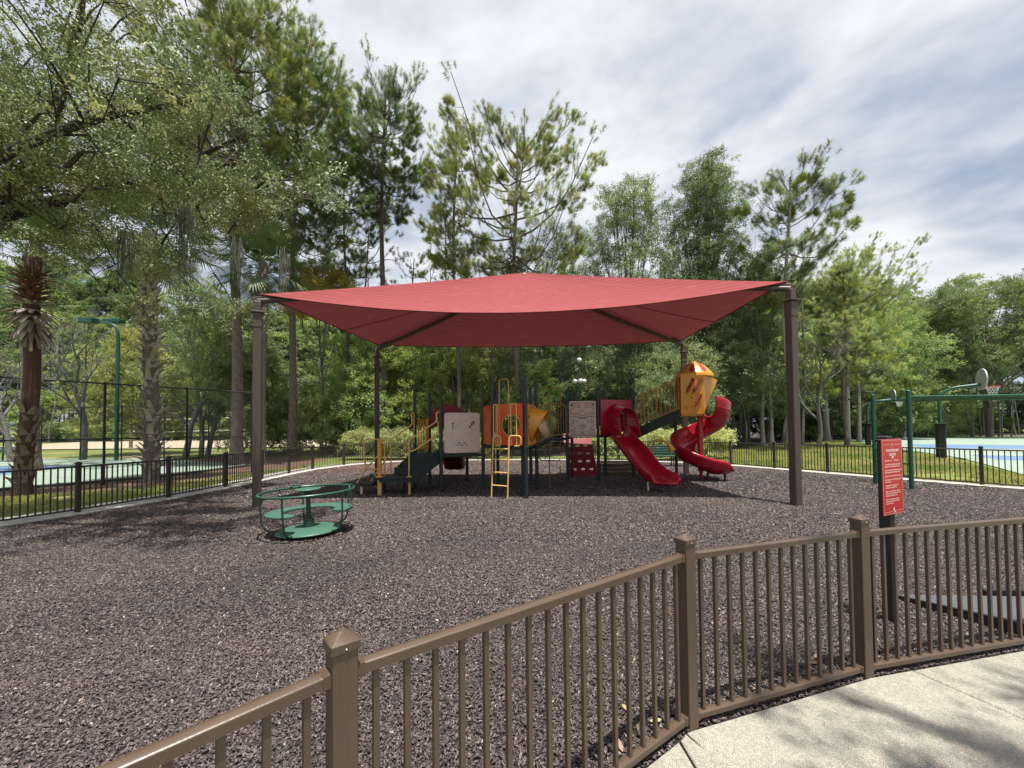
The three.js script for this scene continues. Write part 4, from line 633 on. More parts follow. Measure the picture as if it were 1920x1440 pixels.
// rules sign
{
  const t = thing('rules_sign', 'narrow red rules sign with white lettering on a black post', 'sign', V(3.25, 0, 3.5)); t.rotation.y = 0.45;
  part('post', rbox(0.082, 1.60, 0.082, 0.012, 0, 0.74, 0), M.black, t);
  part('cap', join([rbox(0.10, 0.035, 0.10, 0.015, 0, 1.555, 0), rbox(0.088, 0.03, 0.088, 0.014, 0, 1.58, 0)]), M.black, t);
  const cv = document.createElement('canvas'); cv.width = 512; cv.height = 1216; const c = cv.getContext('2d');
  c.fillStyle = '#c8242c'; c.fillRect(0, 0, 512, 1216); c.strokeStyle = '#f0a39a'; c.lineWidth = 9; c.strokeRect(10, 10, 492, 1196);
  c.fillStyle = '#f3b7ad'; c.fillRect(30, 76, 180, 8); c.fillRect(300, 76, 180, 8); c.beginPath(); c.arc(256, 66, 11, 0, 7); c.fill(); c.fillRect(247, 76, 18, 36);
  c.fillStyle = '#ffffff'; c.textAlign = 'center'; c.font = 'bold 56px sans-serif'; c.fillText('PLAYGROUND', 262, 196, 330); c.fillText('RULES', 262, 262, 170); c.beginPath(); c.moveTo(232, 276); c.lineTo(292, 276); c.lineTo(262, 312); c.fill();
  const r = rng(4), words = (x, y, w, h = 19) => { let k = x; while (k < x + w - 14) { const l = Math.min(18 + r() * 44, x + w - k); for (let q = 0; q < l - 5; q += 10) c.fillRect(k + q, y - h * (r() < 0.3 ? 1 : 0.74), 7.5, h * (r() < 0.3 ? 1 : 0.74)); k += l + 7; } };
  c.fillStyle = '#ffe9e4'; words(70, 350, 190); words(290, 346, 140);
  let y = 412; for (const w of [[390, 370], [420, 380], [410], [420, 150], [330, 300], [360, 390, 290], [350, 350, 190]]) { for (const k of w) { words(62, y, k); y += 34; } y += 26; }
  c.fillStyle = '#f3b7ad'; c.fillRect(24, 1168, 190, 8); c.fillRect(310, 1160, 180, 8); c.fillStyle = '#fff'; c.beginPath(); c.arc(262, 1120, 12, 0, 7); c.fill(); c.lineWidth = 13; c.strokeStyle = '#fff'; c.beginPath(); c.moveTo(262, 1130); c.lineTo(278, 1168); c.lineTo(262, 1196); c.moveTo(278, 1168); c.lineTo(306, 1184); c.moveTo(266, 1140); c.lineTo(236, 1150); c.stroke();
  const map = new THREE.CanvasTexture(cv); map.colorSpace = THREE.SRGBColorSpace;
  const pl = part('plate', rbox(0.36, 0.645, 0.008, 0.004, 0, 1.245, 0.047), painted([0.50, 0.02, 0.028], 0.45), t);
  part('print', new THREE.PlaneGeometry(0.354, 0.638).translate(0, 1.245, 0.0522), std([1, 1, 1], 0.4, { map }), pl);
}
// overhead ladder
{
  const t = thing('overhead_ladder', 'dark green overhead climbing ladder on round posts behind the rules sign', 'monkey bars');
  const q = [[10.4, 10.47], [10.62, 11.75], [14.9, 10.2], [15.1, 11.5]];
  q.forEach(([x, d]) => part('post', join([cyl(0.050, 0.050, 2.62, 16, x, -0.05, -d), new THREE.SphereGeometry(0.050, 14, 6, 0, 6.3, 0, 1.57).scale(1, 0.6, 1).translate(x, 2.57, -d)]), M.greenPost, t));
  part('beam', sweep([V(q[0][0], 2.42, q[0][1]), V(q[2][0], 2.42, q[2][1])], 0.029, 10), M.greenPost, t);
  part('beam', sweep([V(q[1][0], 2.40, q[1][1]), V(q[3][0], 2.40, q[3][1])], 0.029, 10), M.greenPost, t);
  for (let k = 1; k < 12; k++) { const s = k / 12, a = V(mix(q[0][0], q[2][0], s), 2.41, mix(q[0][1], q[2][1], s)), b = V(mix(q[1][0], q[3][0], s), 2.40, mix(q[1][1], q[3][1], s)); part('rung', sweep([a, b], 0.018, 8), M.greenPost, t); }
  for (const [i, j] of [[0, 1], [2, 3]]) for (const y of [0.34, 0.66, 0.98]) part('step_rung', sweep([V(q[i][0], y, q[i][1]), V(q[j][0], y, q[j][1])], 0.02, 8), M.greenPost, t);
}
// rubber ramp lying on the bark inside the near fence
{
  const t = thing('access_ramp', 'low grey ribbed ramp with black edges lying on the bark beside the near fence', 'ramp');
  const A = [3.70, 3.98], B = [4.10, 3.16], Cc = [5.7, 3.02], D = [5.6, 3.62], h = (p) => mix(0.02, 0.12, clamp((p[0] - 3.7) / 1.6 + (3.98 - p[1]) * 0.6));
  const grey = painted([0.125, 0.135, 0.15], 0.6), top = (p, e = 0) => V(p[0], h(p) + e, p[1]);
  const l2 = (a, b, s) => [mix(a[0], b[0], s), mix(a[1], b[1], s)], up = (v, e) => v.clone().add(new THREE.Vector3(0, e, 0));
  const n = 26; for (let k = 0; k < n; k++) { const s0 = k / n, s1 = (k + 0.86) / n, a = l2(A, B, s0), b = l2(A, B, s1), c = l2(D, Cc, s1), d = l2(D, Cc, s0); part('rib', loft([[up(top(a), -0.05), up(top(b), -0.05), top(b), top(a)], [up(top(d), -0.05), up(top(c), -0.05), top(c), top(d)]], false), grey, t); }
  part('ramp_bed', loft([[V(...[A[0], -0.02, A[1]]), V(B[0], -0.02, B[1]), up(top(B), -0.012), up(top(A), -0.012)], [V(D[0], -0.02, D[1]), V(Cc[0], -0.02, Cc[1]), up(top(Cc), -0.012), up(top(D), -0.012)]], false), M.black, t);
  part('edge', loft([[V(A[0] - 0.04, -0.03, A[1] + 0.03), V(A[0], -0.03, A[1]), up(top(A), 0.014), up(top(A), 0.014).add(new THREE.Vector3(-0.04, 0, -0.03))], [V(B[0] - 0.05, -0.03, B[1] - 0.02), V(B[0], -0.03, B[1]), up(top(B), 0.02), up(top(B), 0.02).add(new THREE.Vector3(-0.05, 0, 0.02))]], false), M.black, t);
  part('edge', bar(V(4.5, 0.07, 3.88), V(5.62, 0.14, 3.66), 0.05, 0.07, 0.006), M.black, t);
}
// benches
function bench(label, pos, turn, len) {
  const t = thing('park_bench', label, 'bench', pos, 'green park benches'); t.rotation.y = turn;
  for (let k = 0; k < 4; k++) part('seat_slat', rbox(len, 0.03, 0.085, 0.008, 0, 0.45, -0.12 + k * 0.1), M.greenPost, t);
  for (let k = 0; k < 4; k++) part('back_slat', rbox(len, 0.085, 0.03, 0.008, 0, 0.55 + k * 0.1, -0.20 - k * 0.03), M.greenPost, t);
  for (const x of [-len / 2 + 0.15, 0, len / 2 - 0.15]) part('leg', [pipe([new THREE.Vector3(x, -0.06, 0.18), new THREE.Vector3(x, 0.43, 0.16), new THREE.Vector3(x, 0.43, -0.16), new THREE.Vector3(x, 0.92, -0.30)], 0.025, 0.05), pipe([new THREE.Vector3(x, 0.42, -0.14), new THREE.Vector3(x, -0.06, -0.24)], 0.025, 0.03)], M.greenPost, t);
  return t;
}
bench('dark green slatted bench inside the back fence between the two red slides', V(6.95, 0, 17.4), -0.12, 2.5);
bench('small green bench beyond the far side of the left court', V(-32.4, 0, 25.6), 0.1, 1.8);
// yellow talk tube
{ const t = thing('talk_tube', 'yellow talking tube with a flared horn standing right of the red slide', 'talk tube'); part('tube', pipe([V(4.55, -0.05, 13.0), V(4.55, 1.05, 13.0), V(4.62, 1.30, 12.95), V(4.9, 1.26, 12.85), V(5.03, 1.08, 12.8)], 0.03, 0.2), M.amber, t); part('horn', sweep([V(4.98, 1.16, 12.82), V(5.03, 1.08, 12.8), V(5.07, 1.0, 12.78), V(5.10, 0.93, 12.76)], (s) => [0.04, 0.075, 0.10, 0.13][Math.round(s * 3)], 14, false), M.amber, t); }
// timber box
{ const t = thing('timber_box', 'low brown timber planter box under the red slide', 'planter'); const wood = std([1, 1, 1], 0.8, { map: tex(256, (u, v) => { const n = tile(u, v, 6, 3, 4), k = 0.8 + 0.5 * n + 0.25 * Math.sin(v * 80 + 6 * n); return [0.20 * k, 0.13 * k, 0.07 * k]; }, 0.8) }); for (let k = 0; k < 3; k++) { part('plank', rbox(1.15, 0.14, 0.05, 0.008, 3.75, 0.06 + k * 0.147, -14.3), wood, t); part('plank', rbox(0.05, 0.14, 0.6, 0.008, 3.15, 0.06 + k * 0.147, -14.63), wood, t); } part('lid', rbox(1.22, 0.03, 0.68, 0.006, 3.75, 0.455, -14.6), wood, t); }
// court lamp with two heads
{
  const t = thing('court_lamp', 'tall green lamp post with two box heads over the left court', 'lamp post', V(-24.9, 0, 25.2));
  part('pole', sweep([new THREE.Vector3(0, -0.1, 0), new THREE.Vector3(0, 4, 0), ...bent([new THREE.Vector3(0, 7.0, 0), new THREE.Vector3(0, 8.55, 0), new THREE.Vector3(-1.2, 8.75, 0.1)], 0.9, 8)], (s) => mix(0.11, 0.06, s), 12), M.greenPost, t);
  part('lamp_head', rbox(1.05, 0.26, 0.5, 0.04, -0.75, 8.92, -0.5), M.greenPost, t); part('lamp_head', rbox(0.88, 0.34, 0.5, 0.04, -1.68, 8.78, 0.2), M.greenPost, t);
  part('crossarm', bar(new THREE.Vector3(-1.1, 8.76, 0.3), new THREE.Vector3(-0.7, 8.80, -0.5), 0.06, 0.06), M.greenPost, t);
}
// globe lamp behind the frame
{
  const t = thing('globe_lamp', 'green lamp post with white globes seen over the bus panel', 'lamp post', V(4.6, 0, 27)), w = std([0.8, 0.8, 0.8], 0.3);
  part('pole', cyl(0.07, 0.05, 6.2, 10, 0, -0.1, 0), M.greenPost, t); part('globe', new THREE.SphereGeometry(0.17, 14, 10).translate(0, 6.3, 0), w, t);
  for (const [x, z] of [[-0.3, 0], [0.3, 0.05], [0.02, 0.3]]) { part('globe', new THREE.SphereGeometry(0.16, 14, 10).translate(x, 4.85, z), w, t); part('bracket', sweep([new THREE.Vector3(0, 4.6, 0), new THREE.Vector3(x, 4.72, z)], 0.025, 6), M.greenPost, t); }
}
// basketball hoops
function hoop(label, pos, turn, sc, reach) {
  const t = thing('basketball_hoop', label, 'basketball hoop', pos, 'basketball hoops on the right court'); t.rotation.y = turn; t.scale.setScalar(sc);
  part('gooseneck_pole', sweep(bent([new THREE.Vector3(0, -0.1, 0), new THREE.Vector3(0, 3.28, 0), new THREE.Vector3(reach, 3.42, 0)], 0.7, 10), 0.075, 12), M.greenPost, t);
  part('pole_pad', join([rbox(0.34, 1.65, 0.34, 0.08, 0, 0.80, 0), rbox(0.40, 0.06, 0.40, 0.03, 0, 1.62, 0)]), M.rubber, t);
  const s = new THREE.Shape(); s.moveTo(-0.42, -0.42); s.lineTo(0.42, -0.42); s.quadraticCurveTo(0.70, -0.20, 0.69, 0.08); s.quadraticCurveTo(0.60, 0.50, 0, 0.52); s.quadraticCurveTo(-0.60, 0.50, -0.69, 0.08); s.quadraticCurveTo(-0.70, -0.20, -0.42, -0.42);
  const b = part('backboard', new THREE.ExtrudeGeometry(s, { depth: 0.03, bevelEnabled: true, bevelSize: 0.012, bevelThickness: 0.012, bevelSegments: 2 }).rotateY(Math.PI / 2).translate(reach + 0.02, 3.62, 0), painted([0.62, 0.63, 0.65], 0.45), t);
  part('target_square', [bar(new THREE.Vector3(reach + 0.068, 3.42, -0.3), new THREE.Vector3(reach + 0.068, 3.42, 0.3), 0.006, 0.05), bar(new THREE.Vector3(reach + 0.068, 3.86, -0.3), new THREE.Vector3(reach + 0.068, 3.86, 0.3), 0.006, 0.05), ...[-0.3, 0.3].map((z) => box(0.006, 0.4, 0.05, reach + 0.068, 3.64, z))], M.black, b);
  part('rim', [new THREE.TorusGeometry(0.23, 0.012, 8, 28).rotateX(Math.PI / 2).translate(reach + 0.36, 3.30, 0), box(0.14, 0.03, 0.2, reach + 0.10, 3.30, 0)], painted([0.75, 0.06, 0.02], 0.4), t);
  const net = []; for (let k = 0; k < 12; k++) for (const d of [-1, 1]) { const p = []; for (let j = 0; j <= 4; j++) { const v = j / 4, a = (k + d * j * 0.5) / 12 * 6.2832, r = mix(0.225, 0.12, Math.sqrt(v)); p.push(new THREE.Vector3(reach + 0.36 + Math.cos(a) * r, 3.29 - 0.42 * v, Math.sin(a) * r)); } net.push(sweep(p, 0.008, 3, false)); }
  part('net', net, M.white, t);
  return t;
}
hoop('nearer basketball hoop with a grey fan backboard and padded pole on the right court', V(21.85, 0, 20.42), -0.62, 1.06, 1.35);
hoop('farther basketball hoop with a small white backboard left of the overhead ladder', V(30.4, 0, 34.2), -0.55, 1.12, 1.45);
// volleyball net
{
  const t = thing('volleyball_net', 'volleyball net with two white tapes between wooden posts on the sand', 'net'), wood = std([0.24, 0.19, 0.14], 0.85), A = [-40.0, 42], B = [-28.2, 42.5], y = rise(-34, 42);
  for (const p of [A, B]) part('post', cyl(0.16, 0.14, 3.6, 10, p[0], y - 0.1, -p[1]), wood, t);
  const sag = (h) => curve([V(A[0], y + h, A[1]), V(-36.5, y + h - 0.08, 42.1), V(-32.5, y + h - 0.02, 42.2), V(B[0], y + h + 0.06, B[1])], 20);
  part('top_tape', sweep(sag(3.05), 0.055, 4), std([0.72, 0.68, 0.6], 0.8), t); part('bottom_tape', sweep(sag(1.75), 0.05, 4), std([0.72, 0.68, 0.6], 0.8), t);
  const n = []; for (let k = 0; k <= 70; k++) { const s = k / 70, x = mix(A[0], B[0], s), d = mix(A[1], B[1], s); n.push(sweep([V(x, y + 1.75, d), V(x, y + 3.03, d)], 0.006, 3, false)); } for (let k = 1; k < 8; k++) n.push(sweep([V(A[0], y + 1.75 + k * 0.16, A[1]), V(B[0], y + 1.75 + k * 0.16, B[1])], 0.006, 3, false));
  part('netting', n, M.black, t, 'stuff');
}
// ---------- trees ----------
const barkTex = (base, dark, seed, sx, sy) => { const w = worley(seed, 14); return tex(512, (u, v) => { const [f1, f2, id] = w(u + 0.02 * tile(u, v, 9, seed, 3), v), e = sstep(f2 - f1, 0.02, 0.20), n = tile(u, v, 30, seed + 2, 4, 0.6), k = (0.72 + 0.5 * id) * (1 + 0.4 * n); return [0, 1, 2].map((i) => mix(dark[i], base[i] * k, e)); }, [sx, sy]); };
const barkBump = (() => { const w = worley(9, 14); return tex(512, (u, v) => { const [f1, f2, id] = w(u, v); return sstep(f2 - f1, 0.0, 0.25) * (0.6 + 0.4 * id); }, [0.9, 1.5], false); })();
M.paleBark = std([1.75, 1.7, 1.6], 0.95, { map: barkTex([0.30, 0.28, 0.25], [0.11, 0.10, 0.09], 5, 0.7, 1.1) });
M.pineBark = std([1.4, 1.36, 1.32], 0.95, { map: barkTex([0.23, 0.185, 0.155], [0.045, 0.034, 0.028], 3, 0.9, 1.5), bumpMap: barkBump, bumpScale: 0.03 });
M.greyBark = std([1, 1, 1], 0.95, { map: barkTex([0.30, 0.28, 0.25], [0.09, 0.08, 0.07], 6, 0.7, 1.0), bumpMap: barkBump, bumpScale: 0.015 });
M.oakBark = std([1, 1, 1], 0.95, { map: barkTex([0.085, 0.068, 0.055], [0.02, 0.017, 0.015], 8, 0.5, 0.8), bumpMap: barkBump, bumpScale: 0.02 });
const leafMat = (o = {}) => new THREE.MeshPhysicalMaterial({ color: rgb(1.32, 1.26, 1.2), vertexColors: true, roughness: 0.5, side: THREE.DoubleSide, ...o });
M.leafShiny = leafMat({ roughness: 0.56 });
M.leafThin = leafMat({ roughness: 1, transmission: 0.45, thickness: 0 });
M.needle = leafMat({ color: rgb(1.0, 0.94, 0.90), roughness: 1, transmission: 0.45, thickness: 0 });
function fromFaces(P, C) { const g = new THREE.BufferGeometry(); g.setAttribute('position', new THREE.Float32BufferAttribute(P, 3)); g.setAttribute('color', new THREE.Float32BufferAttribute(C, 3)); g.computeVertexNormals(); return g; }
// a leafy twig about one unit across
function spray(seed, n, len, wid) {
  const r = rng(seed), P = [], C = [], N = 5, tips = [];
  for (let b = 0; b < N; b++) { const a = r() * 6.28, e = (r() - 0.35) * 0.9; tips.push(new THREE.Vector3(Math.cos(a) * Math.cos(e), Math.sin(e), Math.sin(a) * Math.cos(e)).multiplyScalar(0.32 + 0.22 * r())); }
  for (let i = 0; i < n; i++) {
    const t = tips[Math.floor(r() * N)], c = t.clone().multiplyScalar(0.15 + 0.9 * r()).add(new THREE.Vector3(r() - 0.5, r() - 0.5, r() - 0.5).multiplyScalar(0.24));
    const dir = t.clone().normalize().multiplyScalar(0.6).add(new THREE.Vector3(r() - 0.5, (r() - 0.55) * 0.7, r() - 0.5).multiplyScalar(1.7)).normalize(), nr = new THREE.Vector3((r() - 0.5) * 1.1, 0.9, (r() - 0.5) * 1.1).cross(dir).normalize(), up = dir.clone().cross(nr);
    const L = len * (0.65 + 0.7 * r()), W = wid * (0.65 + 0.7 * r()), tip = c.clone().addScaledVector(dir, L), m = c.clone().addScaledVector(dir, L * 0.45), l = m.clone().addScaledVector(nr, W / 2).addScaledVector(up, W * 0.16), q = m.clone().addScaledVector(nr, -W / 2).addScaledVector(up, W * 0.16);
    for (const v of [c, tip, l, c, q, tip]) P.push(v.x, v.y, v.z);
    const k = 0.72 + 0.56 * r(), y = (r() - 0.5) * 0.24; for (let j = 0; j < 6; j++) C.push(k * (1 + y), k, k * (1 - y));
  }
  return fromFaces(P, C);
}
// a pine shoot bristling with long needles; grows along +y from the origin
function shoot(seed, n, len, up = 0.6) {
  const r = rng(seed), P = [], C = [];
  for (let i = 0; i < n; i++) {
    const y = 0.55 * r() ** 0.7, a = r() * 6.2832, lift = up * (0.25 + 0.9 * r()) * (0.5 + y), d = new THREE.Vector3(Math.cos(a), lift, Math.sin(a)).normalize(), o = new THREE.Vector3(0, y, 0), L = len * (0.7 + 0.6 * r()), e = o.clone().addScaledVector(d, L).add(new THREE.Vector3(0, -0.05 * L, 0)), s = new THREE.Vector3(-Math.sin(a), 0.3 * (r() - 0.5), Math.cos(a)).multiplyScalar(0.0125);
    for (const v of [o.clone().add(s), o.clone().sub(s), e]) P.push(v.x, v.y, v.z);
    const k = 0.75 + 0.5 * r(); for (let j = 0; j < 3; j++) C.push(k * (0.95 + 0.1 * r()), k, k);
  }
  return fromFaces(P, C);
}
const sprays = [1, 2, 3].map((s) => spray(s * 13, 64, 0.15, 0.062)), fine = [1, 2, 3].map((s) => spray(s * 17 + 5, 90, 0.105, 0.045)), shoots = [1, 2, 3].map((s) => shoot(s * 7 + 1, 90, 0.36)), big = [1, 2].map((s) => spray(s * 23 + 2, 46, 0.22, 0.11));
const tmp = { m: new THREE.Matrix4(), q: new THREE.Quaternion(), e: new THREE.Euler(), v: new THREE.Vector3(), s: new THREE.Vector3(), c: new THREE.Color(), up: new THREE.Vector3(0, 1, 0) };
let copies = 0;
function scatter(name, geo, mat, list, parent) {              // list: {p, q?, s, c:[r,g,b]}
  const im = new THREE.InstancedMesh(geo, mat, list.length); copies += list.length;
  list.forEach((o, i) => { tmp.m.compose(o.p, o.q, tmp.s.set(o.s, o.s * (o.sy ?? 1), o.s)); im.setMatrixAt(i, tmp.m); im.setColorAt(i, tmp.c.setRGB(...o.c)); });
  im.name = name; im.userData.kind = 'stuff'; im.castShadow = im.receiveShadow = true; parent.add(im); return im;
}
const anyTurn = (r, tilt = 1) => new THREE.Quaternion().setFromEuler(tmp.e.set((r() - 0.5) * 2 * tilt, r() * 6.2832, (r() - 0.5) * 2 * tilt));
function wobble(a, b, n, amp, r) { const out = [], k1 = r() * 9, k2 = r() * 9; for (let i = 0; i <= n; i++) { const s = i / n, w = Math.sin(s * Math.PI) * amp; out.push(a.clone().lerp(b, s).add(new THREE.Vector3(Math.sin(k1 + s * 5) * w, 0, Math.cos(k2 + s * 4) * w))); } return out; }

function pine(name, label, o) {
  const { x, d, h, base = 0.5, spread = 3.5, rad = 0.2, seed = 1, lean = [0, 0], tint = [0.075, 0.115, 0.028], whorls = 15, per = 4, shape = 'round', tuft = 0.85, dead = 4, dens = 1, group = 'pine trees standing behind the playground', bark = M.pineBark } = o;
  const r = rng(seed * 991 + 7), t = thing(name, label, 'pine tree', V(x, rise(x, d) - 0.1, d), group);
  const topP = new THREE.Vector3(lean[0], h * 0.97, -lean[1]), line = wobble(new THREE.Vector3(), topP, 16, 0.10 + h * 0.006, r), at = (s) => { const k = s * 16, i = Math.min(15, Math.floor(k)); return line[i].clone().lerp(line[i + 1], k - i); };
  part('trunk', sweep(line, (s) => rad * (1 - 0.72 * s) * (s < 0.02 ? 1.35 : 1) * (1 - 0.25 * sstep(s, 0.9, 1)), 10), bark, t);
  const wood = [], list = [[], [], []];
  for (let w = 0; w < whorls; w++) {
    const s0 = w / (whorls - 1), s = mix(base, 0.955, s0 ** 0.92) + (r() - 0.5) * 0.04, o0 = at(clamp(s, 0, 0.99));
    const prof = shape === 'cone' ? 1 - 0.85 * s0 : shape === 'flat' ? 0.55 + 0.6 * Math.sin(s0 * 2.2) : (0.40 + 0.75 * Math.sin(Math.PI * (0.08 + 0.78 * s0))) * (1 - 0.38 * s0 ** 4);
    const n = per + (r() < 0.5 ? 1 : 0), a0 = r() * 6.28;
    for (let b = 0; b < n; b++) {
      if (r() < 0.2) continue;
      const a = a0 + b / n * 6.2832 + (r() - 0.5) * 1.1, L = spread * prof * (0.40 + 0.85 * r()), rise1 = (shape === 'flat' ? 0.05 : mix(0.02, 0.80, s0 ** 1.5)) + (r() - 0.5) * 0.5, sag = 0.10 + 0.25 * r() * (1 - s0), bend = (r() - 0.5) * 0.7, u = new THREE.Vector3(Math.cos(a), 0, Math.sin(a)), v = new THREE.Vector3(-u.z, 0, u.x);
      const q = (k) => o0.clone().addScaledVector(u, L * k).addScaledVector(v, L * bend * k * k * 0.5).add(new THREE.Vector3(0, L * (rise1 * k + 0.34 * k * k * k - sag * Math.sin(k * 3.1)), 0));
      wood.push(sweep([0, 0.25, 0.5, 0.75, 1].map(q), (k) => mix(0.040, 0.010, k) * (0.55 + L / 4), 5, false));
      const ends = [[q(1), u.clone().add(new THREE.Vector3(0, 0.9, 0)), 1]], forks = Math.round((0.8 + L * 0.95) * (0.6 + 0.8 * r()));
      for (let k = 0; k < forks; k++) {
        const f = mix(0.30 + 0.15 * r(), 0.95, r()), p0 = q(f), an = (r() < 0.5 ? -1 : 1) * (0.45 + 0.7 * r()), dir = u.clone().multiplyScalar(Math.cos(an)).addScaledVector(v, Math.sin(an)).add(new THREE.Vector3(0, 0.30 + 0.5 * r(), 0)), l = Math.min(1.5, L * (0.22 + 0.30 * r())) * (1.2 - 0.5 * f), e = p0.clone().addScaledVector(dir, l).add(new THREE.Vector3(0, l * 0.15, 0));
        wood.push(sweep([p0, p0.clone().addScaledVector(dir, l * 0.55), e], (z) => mix(0.017, 0.007, z), 3, false)); ends.push([e, dir.clone().add(new THREE.Vector3(0, 0.6, 0)), 0.9]);
      }
      for (const [e, dir, w2] of ends) {
        if (r() < 0.12) continue;
        const m = Math.round((3 + 3.2 * r()) * dens * w2), zz = 0.8 + 0.4 * r();
        for (let k = 0; k < m; k++) {
          const off = new THREE.Vector3((r() - 0.5) * 0.9, (r() - 0.55) * 0.7, (r() - 0.5) * 0.9).multiplyScalar(k ? 1 : 0.2), d2 = dir.clone().normalize().addScaledVector(off, 0.9).add(new THREE.Vector3(0, 0.35, 0)).normalize(), z = zz * (0.75 + 0.5 * r());
          list[Math.floor(r() * 3)].push({ p: e.clone().add(off), q: new THREE.Quaternion().setFromUnitVectors(tmp.up, d2).multiply(new THREE.Quaternion().setFromAxisAngle(tmp.up, r() * 6.28)), s: tuft * (0.6 + 0.5 * r()), c: [tint[0] * z * (0.85 + 0.5 * r()), tint[1] * z, tint[2] * z] });
        }
      }
    }
  }
  for (let k = 0; k < dead; k++) { const s = mix(base * 0.55, base, r()), o0 = at(s), a = r() * 6.28, L = spread * (0.2 + 0.45 * r()), u = new THREE.Vector3(Math.cos(a), 0.25 + 0.3 * (r() - 0.5), Math.sin(a)); wood.push(sweep([o0, o0.clone().addScaledVector(u, L * 0.5), o0.clone().addScaledVector(u, L).add(new THREE.Vector3(0, 0.2 * L, 0))], (k) => mix(0.03, 0.008, k), 4, false)); }
  part('branchwork', wood, M.pineBark, t, 'stuff');
  list.forEach((l, i) => l.length && scatter('crown', shoots[i], M.needle, l, t));
  return t;
}
function broad(name, label, o) {
  const { x, d, h, r: R = 3, low = 0.3, lobes = 10, each = 60, rad = 0.18, seed = 1, tint = [0.06, 0.09, 0.03], vary = 0.25, mat = M.leafThin, geos = sprays, size = 1.0, lobe = 0.42, bark = M.greyBark, list0, category = 'tree', stems = 1, y0 = 0, spire = 0, group = { tree: 'broadleaf trees behind the playground', shrub: 'shrubs at the edge of the wood', hedge: 'low hedges behind the back fence' }[o.category ?? 'tree'], trunkPts } = o;
  const r = rng(seed * 733 + 3), t = thing(name, label, category, V(x, rise(x, d) - 0.1 + y0, d), group), wood = [], lists = geos.map(() => []);
  const tips = [];
  for (let i = 0; i < lobes; i++) { const f = (i + 0.5) / lobes, a = i * 2.4 + r() * 0.8, y = mix(low, 1 - lobe * R / h * 0.7, f), env = Math.sqrt(clamp(1 - ((f - 0.42) / 0.62) ** 2, 0.03)) * (spire ? mix(1, 0.45, f) : 1), q = R * env * (0.35 + 0.55 * r()); tips.push({ p: new THREE.Vector3(Math.cos(a) * q, h * y, Math.sin(a) * q), R: R * lobe * (0.75 + 0.5 * r()) * (spire ? mix(1.1, 0.6, f) : 1) }); }
  if (list0) list0.forEach(([a, b, c, q]) => tips.push({ p: new THREE.Vector3(a, b, c), R: q }));
  for (let s = 0; s < stems; s++) {
    const off = stems > 1 ? new THREE.Vector3((r() - 0.5) * R * 0.5, 0, (r() - 0.5) * R * 0.5) : new THREE.Vector3(), line = trunkPts ? trunkPts : wobble(off.clone().multiplyScalar(0.4), new THREE.Vector3(off.x * 1.4, h * 0.82, off.z * 1.4), 9, R * 0.07, r), tr = sweep(line, (k) => rad * (1 - 0.8 * k) / Math.sqrt(stems), 9);
    if (s === 0) part('trunk', tr, bark, t); else wood.push(tr);
    tips.forEach((q, i) => { if (i % stems !== s) return; const k = clamp(q.p.y / h * 0.7, 0.1, 0.85), j = Math.min(line.length - 1, Math.floor(k * (line.length - 1))), b = line[j], mid = b.clone().lerp(q.p, 0.55).add(new THREE.Vector3((r() - 0.5) * 0.4, -0.12 * q.R, (r() - 0.5) * 0.4)); wood.push(sweep(curve([b, mid, q.p], 8), (v) => mix(rad * 0.36 * (1 - k * 0.5), 0.015, v), 6, false)); for (let m = 0; m < 5; m++) { const e = q.p.clone().add(new THREE.Vector3(r() - 0.5, r() - 0.3, r() - 0.5).multiplyScalar(q.R * 1.5)); wood.push(sweep([mid.clone().lerp(q.p, r()), q.p.clone().lerp(e, 0.5).add(new THREE.Vector3(0, 0.1, 0)), e], (v) => mix(0.022, 0.006, v), 4, false)); } });
  }
  if (wood.length) part('limbwork', wood, bark, t, 'stuff');
  for (const q of tips) {
    const n = Math.round(each * (q.R / (R * lobe)) ** 2 * (0.8 + 0.4 * r())), hue = (r() - 0.5) * vary;
    for (let i = 0; i < n; i++) {
      tmp.v.set(r() - 0.5, r() - 0.5, r() - 0.5).normalize(); const rr = q.R * (r() < 0.75 ? 0.62 + 0.42 * r() : r()), p = q.p.clone().add(new THREE.Vector3(tmp.v.x * rr * 1.1, tmp.v.y * rr * 0.85, tmp.v.z * rr * 1.1));
      if (fbm(p.x * 0.9 + seed, p.y * 0.9, p.z * 0.9, 2) < -0.22) continue;
      const z = 0.8 + 0.5 * r(), w = hue + (r() - 0.5) * 0.16;
      lists[Math.floor(r() * geos.length)].push({ p, q: anyTurn(r, 0.7), s: size * (0.75 + 0.6 * r()), c: [tint[0] * z * (1 + w), tint[1] * z * (1 + w * 0.35), tint[2] * z * (1 - w * 0.5)] });
    }
  }
  lists.forEach((l, i) => l.length && scatter('crown', geos[i], i ? M.leafThin : mat, l, t));
  return t;
}
